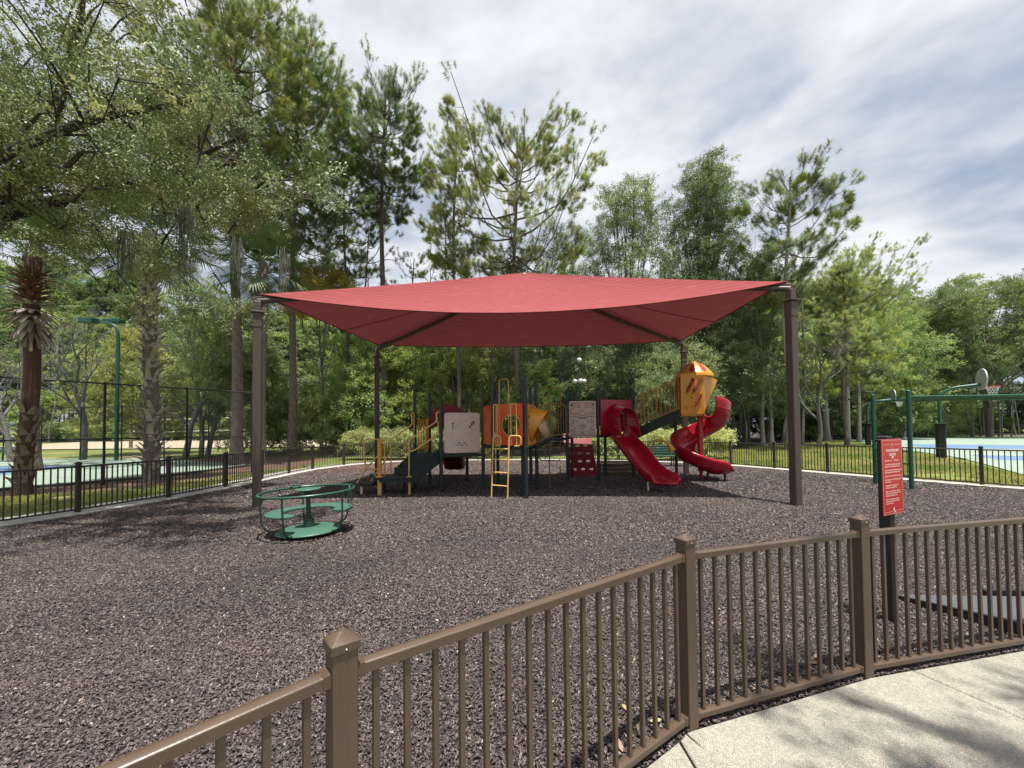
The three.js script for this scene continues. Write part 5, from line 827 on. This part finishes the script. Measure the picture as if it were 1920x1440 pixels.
function bareTree(label, x, d, h, seed, spread = 1) {
  const r = rng(seed), t = thing('bare_tree', label, 'tree', V(x, rise(x, d) - 0.1, d), 'bare trees at the edge of the wood'), wood = [];
  const grow = (p, dir, L, rad, depth) => { const n = 4, pts = [p.clone()]; let q = p.clone(), u = dir.clone(); for (let i = 0; i < n; i++) { u.add(new THREE.Vector3((r() - 0.5) * 0.5, (r() - 0.38) * 0.3, (r() - 0.5) * 0.5)).normalize(); q = q.clone().addScaledVector(u, L / n); pts.push(q); } const g = sweep(pts, (k) => mix(rad, rad * 0.55, k), depth > 2 ? 4 : 7, false); if (depth === 0) part('trunk', g, M.greyBark, t); else wood.push(g); if (depth < 5) { const m = depth === 0 ? 4 : depth > 2 ? 4 : 3; for (let i = 0; i < m; i++) { const j = pts[Math.max(1, n - (i % 3))], v = u.clone().add(new THREE.Vector3(r() - 0.5, (r() - 0.3) * 0.8, r() - 0.5).multiplyScalar(1.7 * spread)).normalize(); grow(j, v, L * (0.55 + 0.25 * r()), rad * 0.5, depth + 1); } } };
  grow(new THREE.Vector3(), new THREE.Vector3(0.1, 1, 0).normalize(), h * 0.36, h * 0.017, 0);
  part('branchwork', wood, M.greyBark, t, 'stuff'); return t;
}
// cabbage palms
const frondGeo = (seed) => {
  const r = rng(seed), P = [], C = [], n = 34, L0 = 1.0;
  const tri = (...v) => v.forEach((q) => { P.push(q.x, q.y, q.z); const k = 0.85 + 0.3 * r(); C.push(k, k, k); });
  const rib = (s) => new THREE.Vector3(0, -0.12 * s * s, -s), w = 0.018;                                  // stalk along -z
  for (let i = 0; i < 5; i++) { const a = rib(i / 5 * L0), b = rib((i + 1) / 5 * L0); for (const [dx, dy, ex, ey] of [[-w, 0, w, 0], [w, 0, 0, -w], [0, -w, -w, 0]]) { const p = new THREE.Vector3(dx, dy, 0), q = new THREE.Vector3(ex, ey, 0); tri(a.clone().add(p), a.clone().add(q), b.clone().add(p)); tri(a.clone().add(q), b.clone().add(q), b.clone().add(p)); } }
  for (let k = 0; k < n; k++) {
    const f = k / (n - 1) * 2 - 1, an = f * 1.65, l = (0.95 - 0.25 * Math.abs(f)) * (0.9 + 0.2 * r()), o = rib(L0 + 0.22 * (1 - Math.abs(f))), d = new THREE.Vector3(Math.sin(an), 0.28 * Math.abs(f), -Math.cos(an) * 0.9).normalize(), s = new THREE.Vector3(d.z, 0, -d.x).normalize().multiplyScalar(0.021), m = o.clone().addScaledVector(d, l * 0.62).add(new THREE.Vector3(0, -0.05, 0)), e = o.clone().addScaledVector(d, l).add(new THREE.Vector3(0, -0.16 - 0.22 * r(), 0));
    tri(o.clone().addScaledVector(s, 0.5), o.clone().addScaledVector(s, -0.5), m.clone().add(s)); tri(o.clone().addScaledVector(s, -0.5), m.clone().sub(s), m.clone().add(s)); tri(m.clone().add(s), m.clone().sub(s), e);
  }
  return fromFaces(P, C);
};
const fronds = [3, 5, 8].map(frondGeo);
M.frond = leafMat({ roughness: 0.55, color: rgb(0.13, 0.19, 0.075) }); M.frondOld = leafMat({ roughness: 0.8, color: rgb(0.30, 0.25, 0.12) });
M.boot = std([0.30, 0.235, 0.19], 0.9); M.bootGrey = std([0.58, 0.52, 0.46], 0.9); M.bootRed = std([0.20, 0.10, 0.062], 0.9);
M.palmBark = std([1, 1, 1], 0.95, { map: tex(512, (u, v) => { const n = tile(u, v, 30, 7, 4, 0.6), rg = 0.5 + 0.5 * Math.sin(v * 2 * Math.PI * 22 + 2.4 * tile(u, v, 8, 3, 3)), s = sstep(tile(u, v, 40, 19, 3), 0.1, 0.4), k = (0.75 + 0.3 * rg) * (1 + 0.4 * n) * (1 - 0.4 * s); return [0.155 * k, 0.088 * k, 0.06 * k]; }, [1.2, 1.2]), bumpMap: barkBump, bumpScale: 0.012 });
const bootGeo = (() => { const rows = []; for (let i = 0; i <= 4; i++) { const s = i / 4, w = mix(0.125, 0.06, s) * (s > 0.9 ? 0.9 : 1), y = s * 0.42, z = 0.02 + 0.13 * s * s + 0.02 * s, th = mix(0.03, 0.015, s); rows.push([[-w, 0], [0, 0.02], [w, 0], [w * 0.8, -th], [-w * 0.8, -th]].map(([a, b]) => new THREE.Vector3(a, y, z + b))); } return loft(rows, false); })();
function palm(label, x, d, h, rad, o = {}) {
  const { boots = [0.1, 0.85], step = 0.17, n = 7, mats = [M.boot, M.bootGrey], lean = [0, 0], skirt, seed = 3, count = 30, crown = 1, bark = M.palmBark, open = 0.25, droop = -0.95 } = o;
  const r = rng(seed), t = thing('palm_tree', label, 'palm tree', V(x, rise(x, d) - 0.1, d), 'palms along the left fence'), topP = new THREE.Vector3(lean[0], h, -lean[1]), line = wobble(new THREE.Vector3(), topP, 14, 0.07, r), at = (s) => { const k = clamp(s) * 14, i = Math.min(13, Math.floor(k)); return line[i].clone().lerp(line[i + 1], k - i); };
  const girth = (s) => rad * (s < 0.04 ? 1.3 : s < 0.3 ? 1.12 - 0.12 * s / 0.3 : 1);
  part('trunk', sweep(line, girth, 18), bark, t);
  let k = 0; const put = (s, a, tilt, sc, m) => { const b = part('leaf_base', bootGeo, m, t), p = at(s), g = girth(s) * 0.9; b.position.set(p.x + Math.sin(a) * g, p.y, p.z + Math.cos(a) * g); b.rotation.set(tilt, a, (r() - 0.5) * 0.8, 'YXZ'); b.scale.set(sc, sc * (0.7 + 0.6 * r()), sc * (0.8 + 0.5 * r())); };
  for (let y = boots[0] * h; y < boots[1] * h && k < 290; y += step) for (let i = 0; i < n && k < 290; i++) { if (r() < 0.06) continue; k++; put((y + r() * 0.06) / h, (i + (Math.round(y / step) % 2) * 0.5) / n * 6.2832 + (r() - 0.5) * 0.2, open * (0.3 + 1.3 * r()), (0.50 + 0.55 * r()) * rad / 0.24, mats[Math.floor(r() * mats.length)]); }
  if (skirt) for (let y = skirt[0]; y < skirt[1]; y += 0.16) { const s = (y - skirt[0]) / (skirt[1] - skirt[0]); for (let i = 0; i < 15; i++) { k++; if (k > 298) break; const b = part('leaf_base', bootGeo, s < 0.5 ? [M.boot, M.bootGrey, M.boot][i % 3] : M.bootRed, t), p = at(y / h), a = (i + r() * 0.7) / 15 * 6.2832; b.position.set(p.x + Math.sin(a) * rad * 0.9, p.y, p.z + Math.cos(a) * rad * 0.9); const hang = s < 0.45 ? mix(2.75, 1.5, s / 0.45) : mix(1.0, 0.45, (s - 0.45) / 0.55); b.rotation.set(hang + (r() - 0.5) * 0.35, a, (r() - 0.5) * 0.3, 'YXZ'); b.scale.set(0.62, (0.95 + 0.45 * r()) * (s < 0.45 ? 1 : 0.58), 0.75); } }
  for (let i = 0; i < count; i++) { const s = i / count, f = part('frond', fronds[i % 3], s < 0.12 && !o.green ? M.frondOld : M.frond, t); f.position.copy(at(0.97 + 0.03 * s)); f.rotation.set(mix(droop, 1.35, s ** 0.8) + (r() - 0.5) * 0.25, i * 2.4 + r() * 0.5, 0, 'YXZ'); f.scale.setScalar(crown * (0.85 + 0.3 * r())); }
  return t;
}
// ---------- planting: tall pines ----------
pine('pine_tree', 'tall dark-trunked pine left of the canopy, rising out of the oak', { x: -14.6, d: 21.2, h: 25.0, base: 0.52, spread: 3.9, rad: 0.30, seed: 1, whorls: 22, per: 5, tint: [0.194, 0.273, 0.068], lean: [-0.35, 0], dead: 8, dens: 1.5 });
pine('pine_tree', 'tall pine with a spire-like top, right of the pine rising from the oak', { x: -14.2, d: 25.8, h: 27.2, base: 0.5, spread: 3.9, rad: 0.26, seed: 2, whorls: 24, per: 5, dens: 1.3, tint: [0.148, 0.251, 0.068], lean: [0.3, 0], dead: 8 });
pine('pine_tree', 'slim pine with pale upswept branches between the spire-topped pine and the rounded one', { x: -13.4, d: 32, h: 24.0, base: 0.6, spread: 3.0, rad: 0.17, seed: 3, whorls: 17, per: 4, tint: [0.194, 0.261, 0.068], dead: 9, dens: 1.0 });
pine('pine_tree', 'thin leaning pine with sparse tufts left of the dark rounded pine', { x: -12.2, d: 33, h: 19.5, base: 0.45, spread: 2.4, rad: 0.13, seed: 4, whorls: 9, per: 3, lean: [0.4, 0], dead: 6, dens: 0.7 });
pine('pine_tree', 'tall pine with a dark rounded crown above the left half of the canopy', { x: -9.9, d: 30, h: 28.6, base: 0.66, spread: 3.3, rad: 0.27, seed: 5, whorls: 17, per: 5, tint: [0.135, 0.216, 0.068], lean: [0.5, 0], dead: 12, dens: 1.5 });
pine('pine_tree', 'bare-looking thin pine behind the left end of the climbing frame', { x: -9.1, d: 35, h: 17.5, base: 0.55, spread: 2.6, rad: 0.15, seed: 6, whorls: 7, per: 3, lean: [0.6, 0], dead: 10, dens: 0.6 });
pine('pine_tree', 'slender young pine between the two tallest crowns', { x: -3.9, d: 29, h: 25.2, base: 0.50, spread: 1.9, rad: 0.19, seed: 27, whorls: 14, per: 4, tint: [0.227, 0.307, 0.068], lean: [0.0, 0], dead: 4 });
pine('pine_tree', 'spindly second stem with few tufts close beside the slender young pine', { x: -4.4, d: 31, h: 19.5, base: 0.55, spread: 1.5, rad: 0.10, seed: 17, whorls: 7, per: 3, tint: [0.175, 0.236, 0.052], lean: [-0.7, 0], dead: 5, dens: 0.8 });
pine('pine_tree', 'tallest open-crowned pine standing alone above the middle of the canopy', { x: 0.35, d: 27, h: 22.4, base: 0.46, spread: 4.5, rad: 0.24, seed: 41, whorls: 16, per: 4, tint: [0.194, 0.263, 0.073], dead: 3, dens: 1.7, lean: [0.2, 0] });
pine('pine_tree', 'young pine with upright dark tufts against the sky right of the canopy', { x: 19.9, d: 28.8, h: 20.6, base: 0.55, spread: 2.7, rad: 0.24, seed: 9, bark: M.paleBark, whorls: 11, per: 4, tint: [0.131, 0.201, 0.035], lean: [0.6, 0], dead: 6, tuft: 1.0, dens: 1.5 });
pine('pine_tree', 'bushy light green pine right of the right canopy post', { x: 27.6, d: 33, h: 15.6, base: 0.30, spread: 3.4, rad: 0.17, seed: 10, whorls: 14, per: 5, tint: [0.251, 0.352, 0.068], dead: 8, tuft: 0.66, dens: 1.95, shape: 'cone' });
pine('pine_tree', 'pale-trunked pine with bright hanging foliage, leftmost of the pair before the hoops', { x: 35.2, d: 42, h: 20, base: 0.34, spread: 4.0, rad: 0.22, seed: 11, bark: M.paleBark, whorls: 12, per: 5, tint: [0.273, 0.387, 0.068], lean: [0.9, 0], dead: 6, tuft: 0.66, dens: 1.80 });
pine('pine_tree', 'pale-trunked pine with bright hanging foliage, rightmost of the pair before the hoops', { x: 36.4, d: 42, h: 19, base: 0.34, spread: 3.8, rad: 0.19, seed: 12, bark: M.paleBark, whorls: 12, per: 5, tint: [0.261, 0.364, 0.068], dead: 6, tuft: 0.66, dens: 1.65 });
pine('pine_tree', 'grey-trunked pine with flared roots on the lawn beyond the right fence', { x: 35.4, d: 45, h: 18.5, base: 0.40, spread: 3.6, rad: 0.34, seed: 13, bark: M.paleBark, whorls: 11, per: 5, tint: [0.216, 0.307, 0.068], dead: 6, tuft: 0.66, dens: 1.65 });
pine('pine_tree', 'leftmost of three thin grey pine trunks right of the spiral slide', { x: 21.0, d: 33.5, h: 15, base: 0.45, spread: 2.8, rad: 0.19, seed: 14, bark: M.paleBark, whorls: 9, per: 4, tint: [0.131, 0.193, 0.052], lean: [-0.5, 0], dead: 9 });
pine('pine_tree', 'middle of three thin grey pine trunks right of the spiral slide', { x: 22.0, d: 34, h: 15.5, base: 0.45, spread: 2.8, rad: 0.18, seed: 15, bark: M.paleBark, whorls: 9, per: 4, tint: [0.140, 0.201, 0.052], lean: [0.5, 0], dead: 9 });
broad('pine_tree', 'broad flat-topped dark pine at the right edge of the view', { x: 62, d: 52, h: 20.5, r: 9.5, low: 0.42, lobes: 40, each: 70, rad: 0.4, seed: 16, tint: [0.115, 0.165, 0.055], category: 'pine tree', size: 1.4, lobe: 0.24, bark: M.pineBark, group: 'pine trees standing behind the playground' });
pine('pine_tree', 'dark pine trunk behind the palm with the hanging skirt', { x: -22.4, d: 18.6, h: 19, base: 0.5, spread: 3.0, rad: 0.34, seed: 18, whorls: 9, per: 4, tint: [0.105, 0.158, 0.052] });
pine('pine_tree', 'grey trunk behind the left canopy post, half hidden by the court palm', { x: -17.0, d: 26.5, h: 22, base: 0.55, spread: 2.6, rad: 0.24, seed: 19, whorls: 10, per: 4, tint: [0.140, 0.193, 0.052] });

// ---------- broadleaf trees ----------
broad('broadleaf_tree', 'upright broadleaf tree with an airy grey-green crown behind the canopy peak', { x: 10.0, d: 34, h: 23.2, r: 4.6, low: 0.2, lobes: 40, each: 46, rad: 0.22, seed: 1, tint: [0.155, 0.205, 0.095], geos: fine, size: 1.1, lobe: 0.34, mat: M.leafShiny });
broad('broadleaf_tree', 'dense dark broadleaf tree with a pointed top right of the airy one', { x: 17.4, d: 35, h: 26.4, r: 6.2, low: 0.16, lobes: 56, each: 84, rad: 0.25, seed: 2, tint: [0.115, 0.165, 0.065], geos: fine, size: 1.15, lobe: 0.36, mat: M.leafShiny, spire: 1 });
broad('broadleaf_tree', 'rounded bushy tree filling the gap at the foot of the tallest pine', { x: 2.9, d: 31, h: 17, r: 4.8, low: 0.3, lobes: 18, each: 60, rad: 0.16, seed: 3, tint: [0.114, 0.149, 0.070], geos: fine, size: 1.1, lobe: 0.36, mat: M.leafShiny });
broad('broadleaf_tree', 'small yellow-green tree against the sky below the slender young pine', { x: -2.6, d: 35, h: 15.2, r: 3.2, low: 0.3, lobes: 14, each: 60, rad: 0.14, seed: 4, tint: [0.201, 0.210, 0.052] });
broad('broadleaf_tree', 'bright leafy tree behind the left canopy corner', { x: -13.0, d: 36, h: 11.5, r: 4.0, low: 0.2, lobes: 18, each: 60, rad: 0.16, seed: 5, tint: [0.166, 0.245, 0.061] });
broad('broadleaf_tree', 'yellowing tree just above the left corner of the canopy fabric', { x: -14.6, d: 30.5, h: 14.6, r: 2.3, low: 0.72, lobes: 8, each: 60, rad: 0.12, seed: 6, tint: [0.403, 0.333, 0.070] });
broad('broadleaf_tree', 'grey-stemmed broadleaf tree with a twin trunk behind the volleyball net', { x: -21.6, d: 27.8, h: 12.8, r: 3.4, low: 0.32, lobes: 13, each: 52, rad: 0.24, seed: 7, tint: [0.166, 0.219, 0.088], stems: 2 });
broad('broadleaf_tree', 'golden-green broadleaf tree behind the court lamp', { x: -30, d: 33, h: 10.5, r: 4.2, low: 0.2, lobes: 18, each: 60, rad: 0.2, seed: 8, tint: [0.20, 0.225, 0.06] });
broad('broadleaf_tree', 'bright green broadleaf tree low behind the right pair of pale trunks', { x: 45, d: 50, h: 15, r: 6.0, low: 0.12, lobes: 30, each: 62, rad: 0.2, seed: 9, tint: [0.158, 0.236, 0.061], size: 1.5 });
broad('broadleaf_tree', 'tall dark broadleaf tree in the wood right of the bushy light pine', { x: 33.5, d: 47, h: 19.5, r: 5.0, low: 0.3, lobes: 24, each: 58, rad: 0.2, seed: 10, tint: [0.125, 0.194, 0.068], size: 1.4 });
broad('broadleaf_tree', 'mid green broadleaf tree on the skyline left of the flat-topped pine', { x: 50, d: 56, h: 20.5, r: 5.2, low: 0.3, lobes: 24, each: 58, rad: 0.25, seed: 11, tint: [0.170, 0.251, 0.079], size: 1.5 });
broad('shrub', 'low sunlit shrub at the court edge behind the padded hoop pole', { x: 58, d: 57, h: 8.5, r: 5.0, low: 0.08, lobes: 20, each: 60, rad: 0.1, seed: 12, tint: [0.239, 0.307, 0.091], category: 'shrub', size: 1.4, stems: 3 });
bareTree('pale bare-branched tree between the skirted palm and the court lamp', -28.5, 26.6, 12.5, 11, 1.2);
bareTree('tall pale bare tree with fine tangled twigs left of the criss-cross palm', -22.2, 27.2, 12.5, 47, 1.3);
bareTree('thin bare tree with forked white branches left of the skirted palm', -31, 24.8, 9.5, 23, 1.0);
bareTree('dead grey tree with tangled branches behind the right canopy post', 24.0, 31.5, 12, 31, 1.1);
// spreading oak at the left: trunk outside the frame, limbs and crown in it
{
  const limbs = [[[0, 0, 0], [0.2, 2.2, 0.1], [0.3, 4.0, 0.2]], [[0.3, 4.0, 0.2], [1.2, 5.6, 0.0], [2.1, 7.4, -0.2], [2.5, 9.8, -0.5], [2.8, 12.4, -0.6]], [[1.5, 6.2, -0.1], [3.2, 7.2, -0.8], [4.6, 8.0, -1.4], [5.6, 8.4, -1.7]], [[0.3, 4.0, 0.2], [1.0, 5.2, 0.8], [2.6, 6.1, 1.2], [5.2, 6.7, 1.7], [7.4, 7.0, 1.8]], [[2.2, 7.6, -0.2], [4.0, 8.0, -2.0], [5.2, 8.3, -2.9], [6.2, 8.5, -3.6]], [[0.3, 4.0, 0.2], [-1.5, 6.5, -0.5], [-3.5, 9.0, -1.0]], [[3.2, 7.6, -0.8], [4.8, 7.5, -0.5], [6.2, 7.9, -0.3]]];
  const r = rng(404), x = -11.9, d = 7.9, t = thing('live_oak', 'large spreading oak whose dark limbs and grey-green crown fill the upper left', 'oak tree', V(x, -0.1, d));
  const line = (l) => curve(l.map((p) => new THREE.Vector3(...p)), 16);
  part('trunk', sweep(line(limbs[0]), (k) => mix(0.36, 0.26, k), 12), M.oakBark, t);
  limbs.slice(1).forEach((l, i) => part('limb', sweep(line(l), (k) => mix([0.23, 0.14, 0.15, 0.12, 0.17, 0.11][i], 0.03, k), 9), M.oakBark, t));
  // twigs and clumps of leaves
  const lobes = [], tw = [], lists = fine.map(() => []);
  const add = (p, R, n) => lobes.push({ p: new THREE.Vector3(...p), R, n });
  for (const l of limbs.slice(1)) { const c = line(l); for (let k = 5; k <= 16; k += 1) for (let m = 0; m < (k % 2 ? 2 : 1); m++) { const p = c[k].clone().add(new THREE.Vector3(r() - 0.5, r() - 0.42, r() - 0.5).multiplyScalar(3.2)); lobes.push({ p, R: 0.5 + 0.4 * r(), n: 16, o: c[k] }); } }
  for (let i = 0; i < 26; i++) { const p = new THREE.Vector3(mix(-1, 4.8, r()), 0, mix(2.2, -5.2, r())); p.y = mix(6.2, 12.4 - 0.40 * Math.max(0, p.x - 2.5), r()); lobes.push({ p, R: 0.5 + 0.4 * r(), n: 16, o: new THREE.Vector3(p.x * 0.75 + 0.4, p.y - 0.7, p.z * 0.75) }); }
  for (let i = 0; i < 11; i++) { const p = new THREE.Vector3(mix(0.5, 3.8, r()), mix(5.0, 7.2, r()), mix(1.5, -5.0, r())); lobes.push({ p, R: 0.55 + 0.4 * r(), n: 24, o: p.clone().add(new THREE.Vector3(-0.6, 1.2, 0.2)) }); }
  for (let i = 0; i < 30; i++) { const p = new THREE.Vector3(mix(0.6, 4.8, r()), 0, mix(1.2, -3.6, r())); p.y = mix(7.2, 13.4 - 0.9 * Math.max(0, p.x - 1.6), r()); lobes.push({ p, R: 0.5 + 0.4 * r(), n: 16, o: p.clone().add(new THREE.Vector3(-0.5, -0.9, 0.2)) }); }
  for (let i = 0; i < 10; i++) { const p = new THREE.Vector3(mix(3.6, 8.2, r()), mix(5.9, 7.3, r()), mix(0.2, 2.5, r())); lobes.push({ p, R: 0.5 + 0.4 * r(), n: 26, o: p.clone().add(new THREE.Vector3(-0.7, -0.1, -0.2)), keep: true }); }
  for (const q of lobes) {
    if (!q.keep && (x + q.p.x > -6.5 && d - q.p.z > 7.9 || q.p.y > 13.6 - 1.2 * Math.max(0, q.p.x - 1.8))) continue;                 // the crown stops short of the canopy
    if (q.o) tw.push(sweep([q.o, q.o.clone().lerp(q.p, 0.5).add(new THREE.Vector3(0, 0.12, 0)), q.p], (k) => mix(0.03, 0.008, k), 4, false));
    for (let m = 0; m < 4; m++) { const e = q.p.clone().add(new THREE.Vector3(r() - 0.5, r() - 0.5, r() - 0.5).multiplyScalar(q.R * 1.6)); tw.push(sweep([q.p, q.p.clone().lerp(e, 0.55).add(new THREE.Vector3(0, 0.06, 0)), e], (k) => mix(0.012, 0.003, k), 3, false)); }
    const hue = (r() - 0.5) * 0.3;
    for (let i = 0; i < q.n; i++) { const u = new THREE.Vector3(r() - 0.5, r() - 0.5, r() - 0.5).normalize(), rr = q.R * (0.35 + 0.75 * r()), p = q.p.clone().add(new THREE.Vector3(u.x * rr * 1.15, u.y * rr * 0.8, u.z * rr * 1.15)), z = 0.75 + 0.55 * r(), w = hue + (r() - 0.5) * 0.2; if (fbm(p.x * 0.8, p.y * 0.8, p.z * 0.8, 2) < -0.10) continue; lists[i % 3].push({ p, q: anyTurn(r, 0.8), s: 0.60 * (0.75 + 0.5 * r()), c: [0.165 * z * (1 + w), 0.200 * z * (1 + 0.3 * w), 0.092 * z * (1 - 0.4 * w)] }); }
  }
  part('twigs', tw, M.oakBark, t, 'stuff');
  lists.forEach((l, i) => scatter('crown', fine[i], i === 1 ? M.leafThin : M.leafShiny, l, t));
  const moss = [], mr = rng(8); for (const [px, py, pz] of [[5.2, 6.3, -1.8], [6.1, 6.2, -2.2], [4.6, 6.6, -1.0], [3.6, 5.9, -0.6]]) for (let i = 0; i < 26; i++) { const a = new THREE.Vector3(px + (mr() - 0.5) * 0.25, py + mr() * 0.3, pz + (mr() - 0.5) * 0.25), L = 0.5 + 0.8 * mr(); moss.push(sweep([a, a.clone().add(new THREE.Vector3((mr() - 0.5) * 0.1, -L * 0.5, (mr() - 0.5) * 0.1)), a.clone().add(new THREE.Vector3((mr() - 0.5) * 0.12, -L, 0))], (k) => mix(0.012, 0.004, k), 3, false)); }
  part('hanging_moss', moss, std([0.19, 0.20, 0.16], 0.95), t, 'stuff');
}
// a second tree behind the viewer, of which only the shadow on the pavement shows
{
  const list0 = []; const r = rng(51); for (let i = 0; i < 16; i++) list0.push([mix(-4.9, -2.6, r()), mix(8.6, 9.8, r()), mix(-5.2, -3.4, r()), 0.26 + 0.16 * r()]);
  broad('broadleaf_tree', 'tree behind the viewer whose leaves dapple the pavement at the lower right', { group: 'trees behind the viewer', x: 7.4, d: -4.0, h: 12, r: 3.2, low: 0.6, lobes: 12, each: 9, rad: 0.22, seed: 21, tint: [0.105, 0.149, 0.061], geos: fine, size: 0.8, list0, lobe: 0.3, mat: M.leafShiny });
}
// ---------- palms ----------
palm('smooth red-brown palm with a hanging skirt of dead leaf bases, far left', -14.05, 11.5, 6.95, 0.175, { boots: [0.05, 0.34], step: 0.2, n: 6, mats: [M.boot], open: 0.06, skirt: [4.75, 6.45], seed: 5, count: 22, lean: [0.2, 0], droop: 0.0, crown: 1.0, green: 1 });
palm('palm with a criss-cross grey-brown booted trunk beside the left court', -12.7, 14.1, 9.0, 0.21, { boots: [0.06, 0.96], step: 0.235, n: 8, mats: [M.boot, M.bootGrey, M.bootGrey], seed: 9, count: 36, open: 0.42, bark: M.greyBark, lean: [-0.15, 0], crown: 1.1, green: 1 });
palm('palm with a booted neck standing behind the left front canopy post', -13.75, 22.0, 11.2, 0.21, { boots: [0.7, 0.97], step: 0.24, n: 7, mats: [M.boot, M.bootGrey], seed: 14, count: 34, open: 0.3, crown: 1.35, green: 1, bark: M.greyBark });
// ---------- clipped hedge and shrubs ----------
broad('hedge', 'low pale green hedge behind the back fence left of the climbing frame', { x: -5.6, d: 24.2, h: 1.75, r: 1, low: 0.6, lobes: 0, rad: 0.03, seed: 31, tint: [0.26, 0.30, 0.12], category: 'hedge', size: 0.55, geos: sprays, each: 150, lobe: 1, list0: Array.from({ length: 14 }, (_, i) => [(i - 6.5) * 0.62, 0.95 + 0.3 * Math.sin(i * 1.9), (i % 3 - 1) * 0.2, 0.85]) });
broad('hedge', 'low pale green hedge behind the bench and the spiral slide', { x: 7.6, d: 21.6, h: 1.75, r: 1, low: 0.6, lobes: 0, rad: 0.03, seed: 32, tint: [0.333, 0.385, 0.149], category: 'hedge', size: 0.55, geos: sprays, each: 150, lobe: 1, list0: Array.from({ length: 13 }, (_, i) => [(i - 6) * 0.6, 0.95 + 0.22 * Math.sin(i * 2.3), (i % 3 - 1) * 0.2, 0.8]) });
broad('shrub', 'feathery light green shrub at the end of the sand court', { x: -14.2, d: 30.2, h: 4.6, r: 2.2, low: 0.12, lobes: 12, each: 60, rad: 0.06, seed: 33, tint: [0.236, 0.289, 0.105], category: 'shrub', stems: 3, size: 0.8 });
broad('shrub', 'bright green shrub hanging behind the arched bridge', { x: 1.6, d: 27, h: 6.4, r: 1.9, low: 0.3, lobes: 9, each: 60, rad: 0.07, seed: 34, tint: [0.175, 0.263, 0.070], category: 'shrub', size: 0.8 });
broad('shrub', 'tall leafy shrub behind the spiral slide', { x: 10.5, d: 25.5, h: 6.8, r: 2.6, low: 0.25, lobes: 13, each: 60, rad: 0.08, seed: 35, tint: [0.131, 0.184, 0.070], category: 'shrub', size: 0.85, stems: 2 });
broad('shrub', 'bright leafy bush behind the left rear canopy post', { x: -9.6, d: 31.5, h: 9.5, r: 3.6, low: 0.08, lobes: 20, each: 60, rad: 0.08, seed: 36, tint: [0.20, 0.27, 0.07], category: 'shrub', stems: 3 });
broad('shrub', 'yellow-green bush behind the tan tool panel', { x: -4.6, d: 32.5, h: 9, r: 3.4, low: 0.1, lobes: 18, each: 60, rad: 0.08, seed: 37, tint: [0.22, 0.27, 0.07], category: 'shrub', stems: 3 });
broad('shrub', 'leafy bush in the wood edge just left of the left front canopy post', { x: -19.5, d: 31.5, h: 9, r: 3.4, low: 0.1, lobes: 18, each: 60, rad: 0.08, seed: 38, tint: [0.17, 0.235, 0.07], category: 'shrub', stems: 3 });
// ---------- the wood behind: one mass of foliage on many stems ----------
{
  const wood = new THREE.Group(); wood.name = 'forest'; scene.add(wood); tag(wood, 'dense mixed wood closing the view behind the playground and the courts', null, null, 'stuff');
  const r = rng(2024), lists = big.map(() => []), stems = [];
  const skyline = (x, d) => { const u = x / d; return u < -0.9 ? 22 : u < -0.35 ? 15 + 1.5 * Math.sin(u * 9) : u < 0.25 ? 15 : u < 0.72 ? 15.5 : 17.5; };
  const clumps = [];
  for (let i = 0; i < 2500; i++) {
    const u = r() < 0.16 ? mix(-1.42, -0.5, r()) : mix(-1.42, 1.42, r()), row = r(), dBase = u < -0.42 ? 58 : u < 0.75 ? 37 : mix(46, 60, sstep(u, 0.75, 1.1)), top = skyline(u, 1) * (0.8 + 0.42 * r()) * (dBase + 6) / 45, dark = u > 0.42, back = dark && r() < 0.42, yy = back ? mix(0.5, 9, r()) : mix(dark ? 5 + 1.5 * Math.sin(u * 31) : 0.5, top, r() ** 0.8), d = dBase + row * 5 + (back ? 12 + 8 * r() : yy * 0.62 - (dark ? 3 : 0)), x = u * d, y = rise(x, d) + yy;
    clumps.push([x, y, d, 1.1 + 1.1 * r(), top]);
  }
  for (const [x, y, d, R] of clumps) {
    const hue = fbm(x * 0.12, y * 0.2, d * 0.12, 3), sunny = clamp(0.5 + hue * 1.6), n = Math.round(30 * R);
    for (let i = 0; i < n; i++) { const v = new THREE.Vector3(r() - 0.5, r() - 0.5, r() - 0.5).normalize().multiplyScalar(R * (0.45 + 0.6 * r())), z = 0.75 + 0.5 * r(), w = (r() - 0.5) * 0.2; lists[i % 2].push({ p: new THREE.Vector3(x + v.x * 1.2, Math.max(0.1, y + v.y * 0.8), -d + v.z), q: anyTurn(r, 0.7), s: 1.0 * (0.7 + 0.7 * r()), c: [mix(0.05, 0.235, sunny) * z * (1 + w), mix(0.095, 0.315, sunny) * z, mix(0.04, 0.085, sunny) * z] }); }
  }
  for (let i = 0; i < 190; i++) { const u = mix(-1.3, 1.3, r()), d = (u < -0.42 ? 57 : u < 0.75 ? 36 : 50) + r() * 12, x = u * d, y = rise(x, d), h = 8 + 9 * r(); stems.push(sweep(wobble(new THREE.Vector3(x, y - 0.1, -d), new THREE.Vector3(x + (r() - 0.5) * 2, y + h, -d + (r() - 0.5)), 6, 0.25, r), (k) => mix(0.10 + 0.10 * r() * 0, 0.04, k) * (0.7 + (i % 5) * 0.2), 6, false)); }
  part('stems', stems, M.greyBark, wood, 'stuff');
  lists.forEach((l, i) => scatter('foliage', big[i], M.leafThin, l, wood));
}
console.log('copies', copies);
renderer.render(scene, camera);
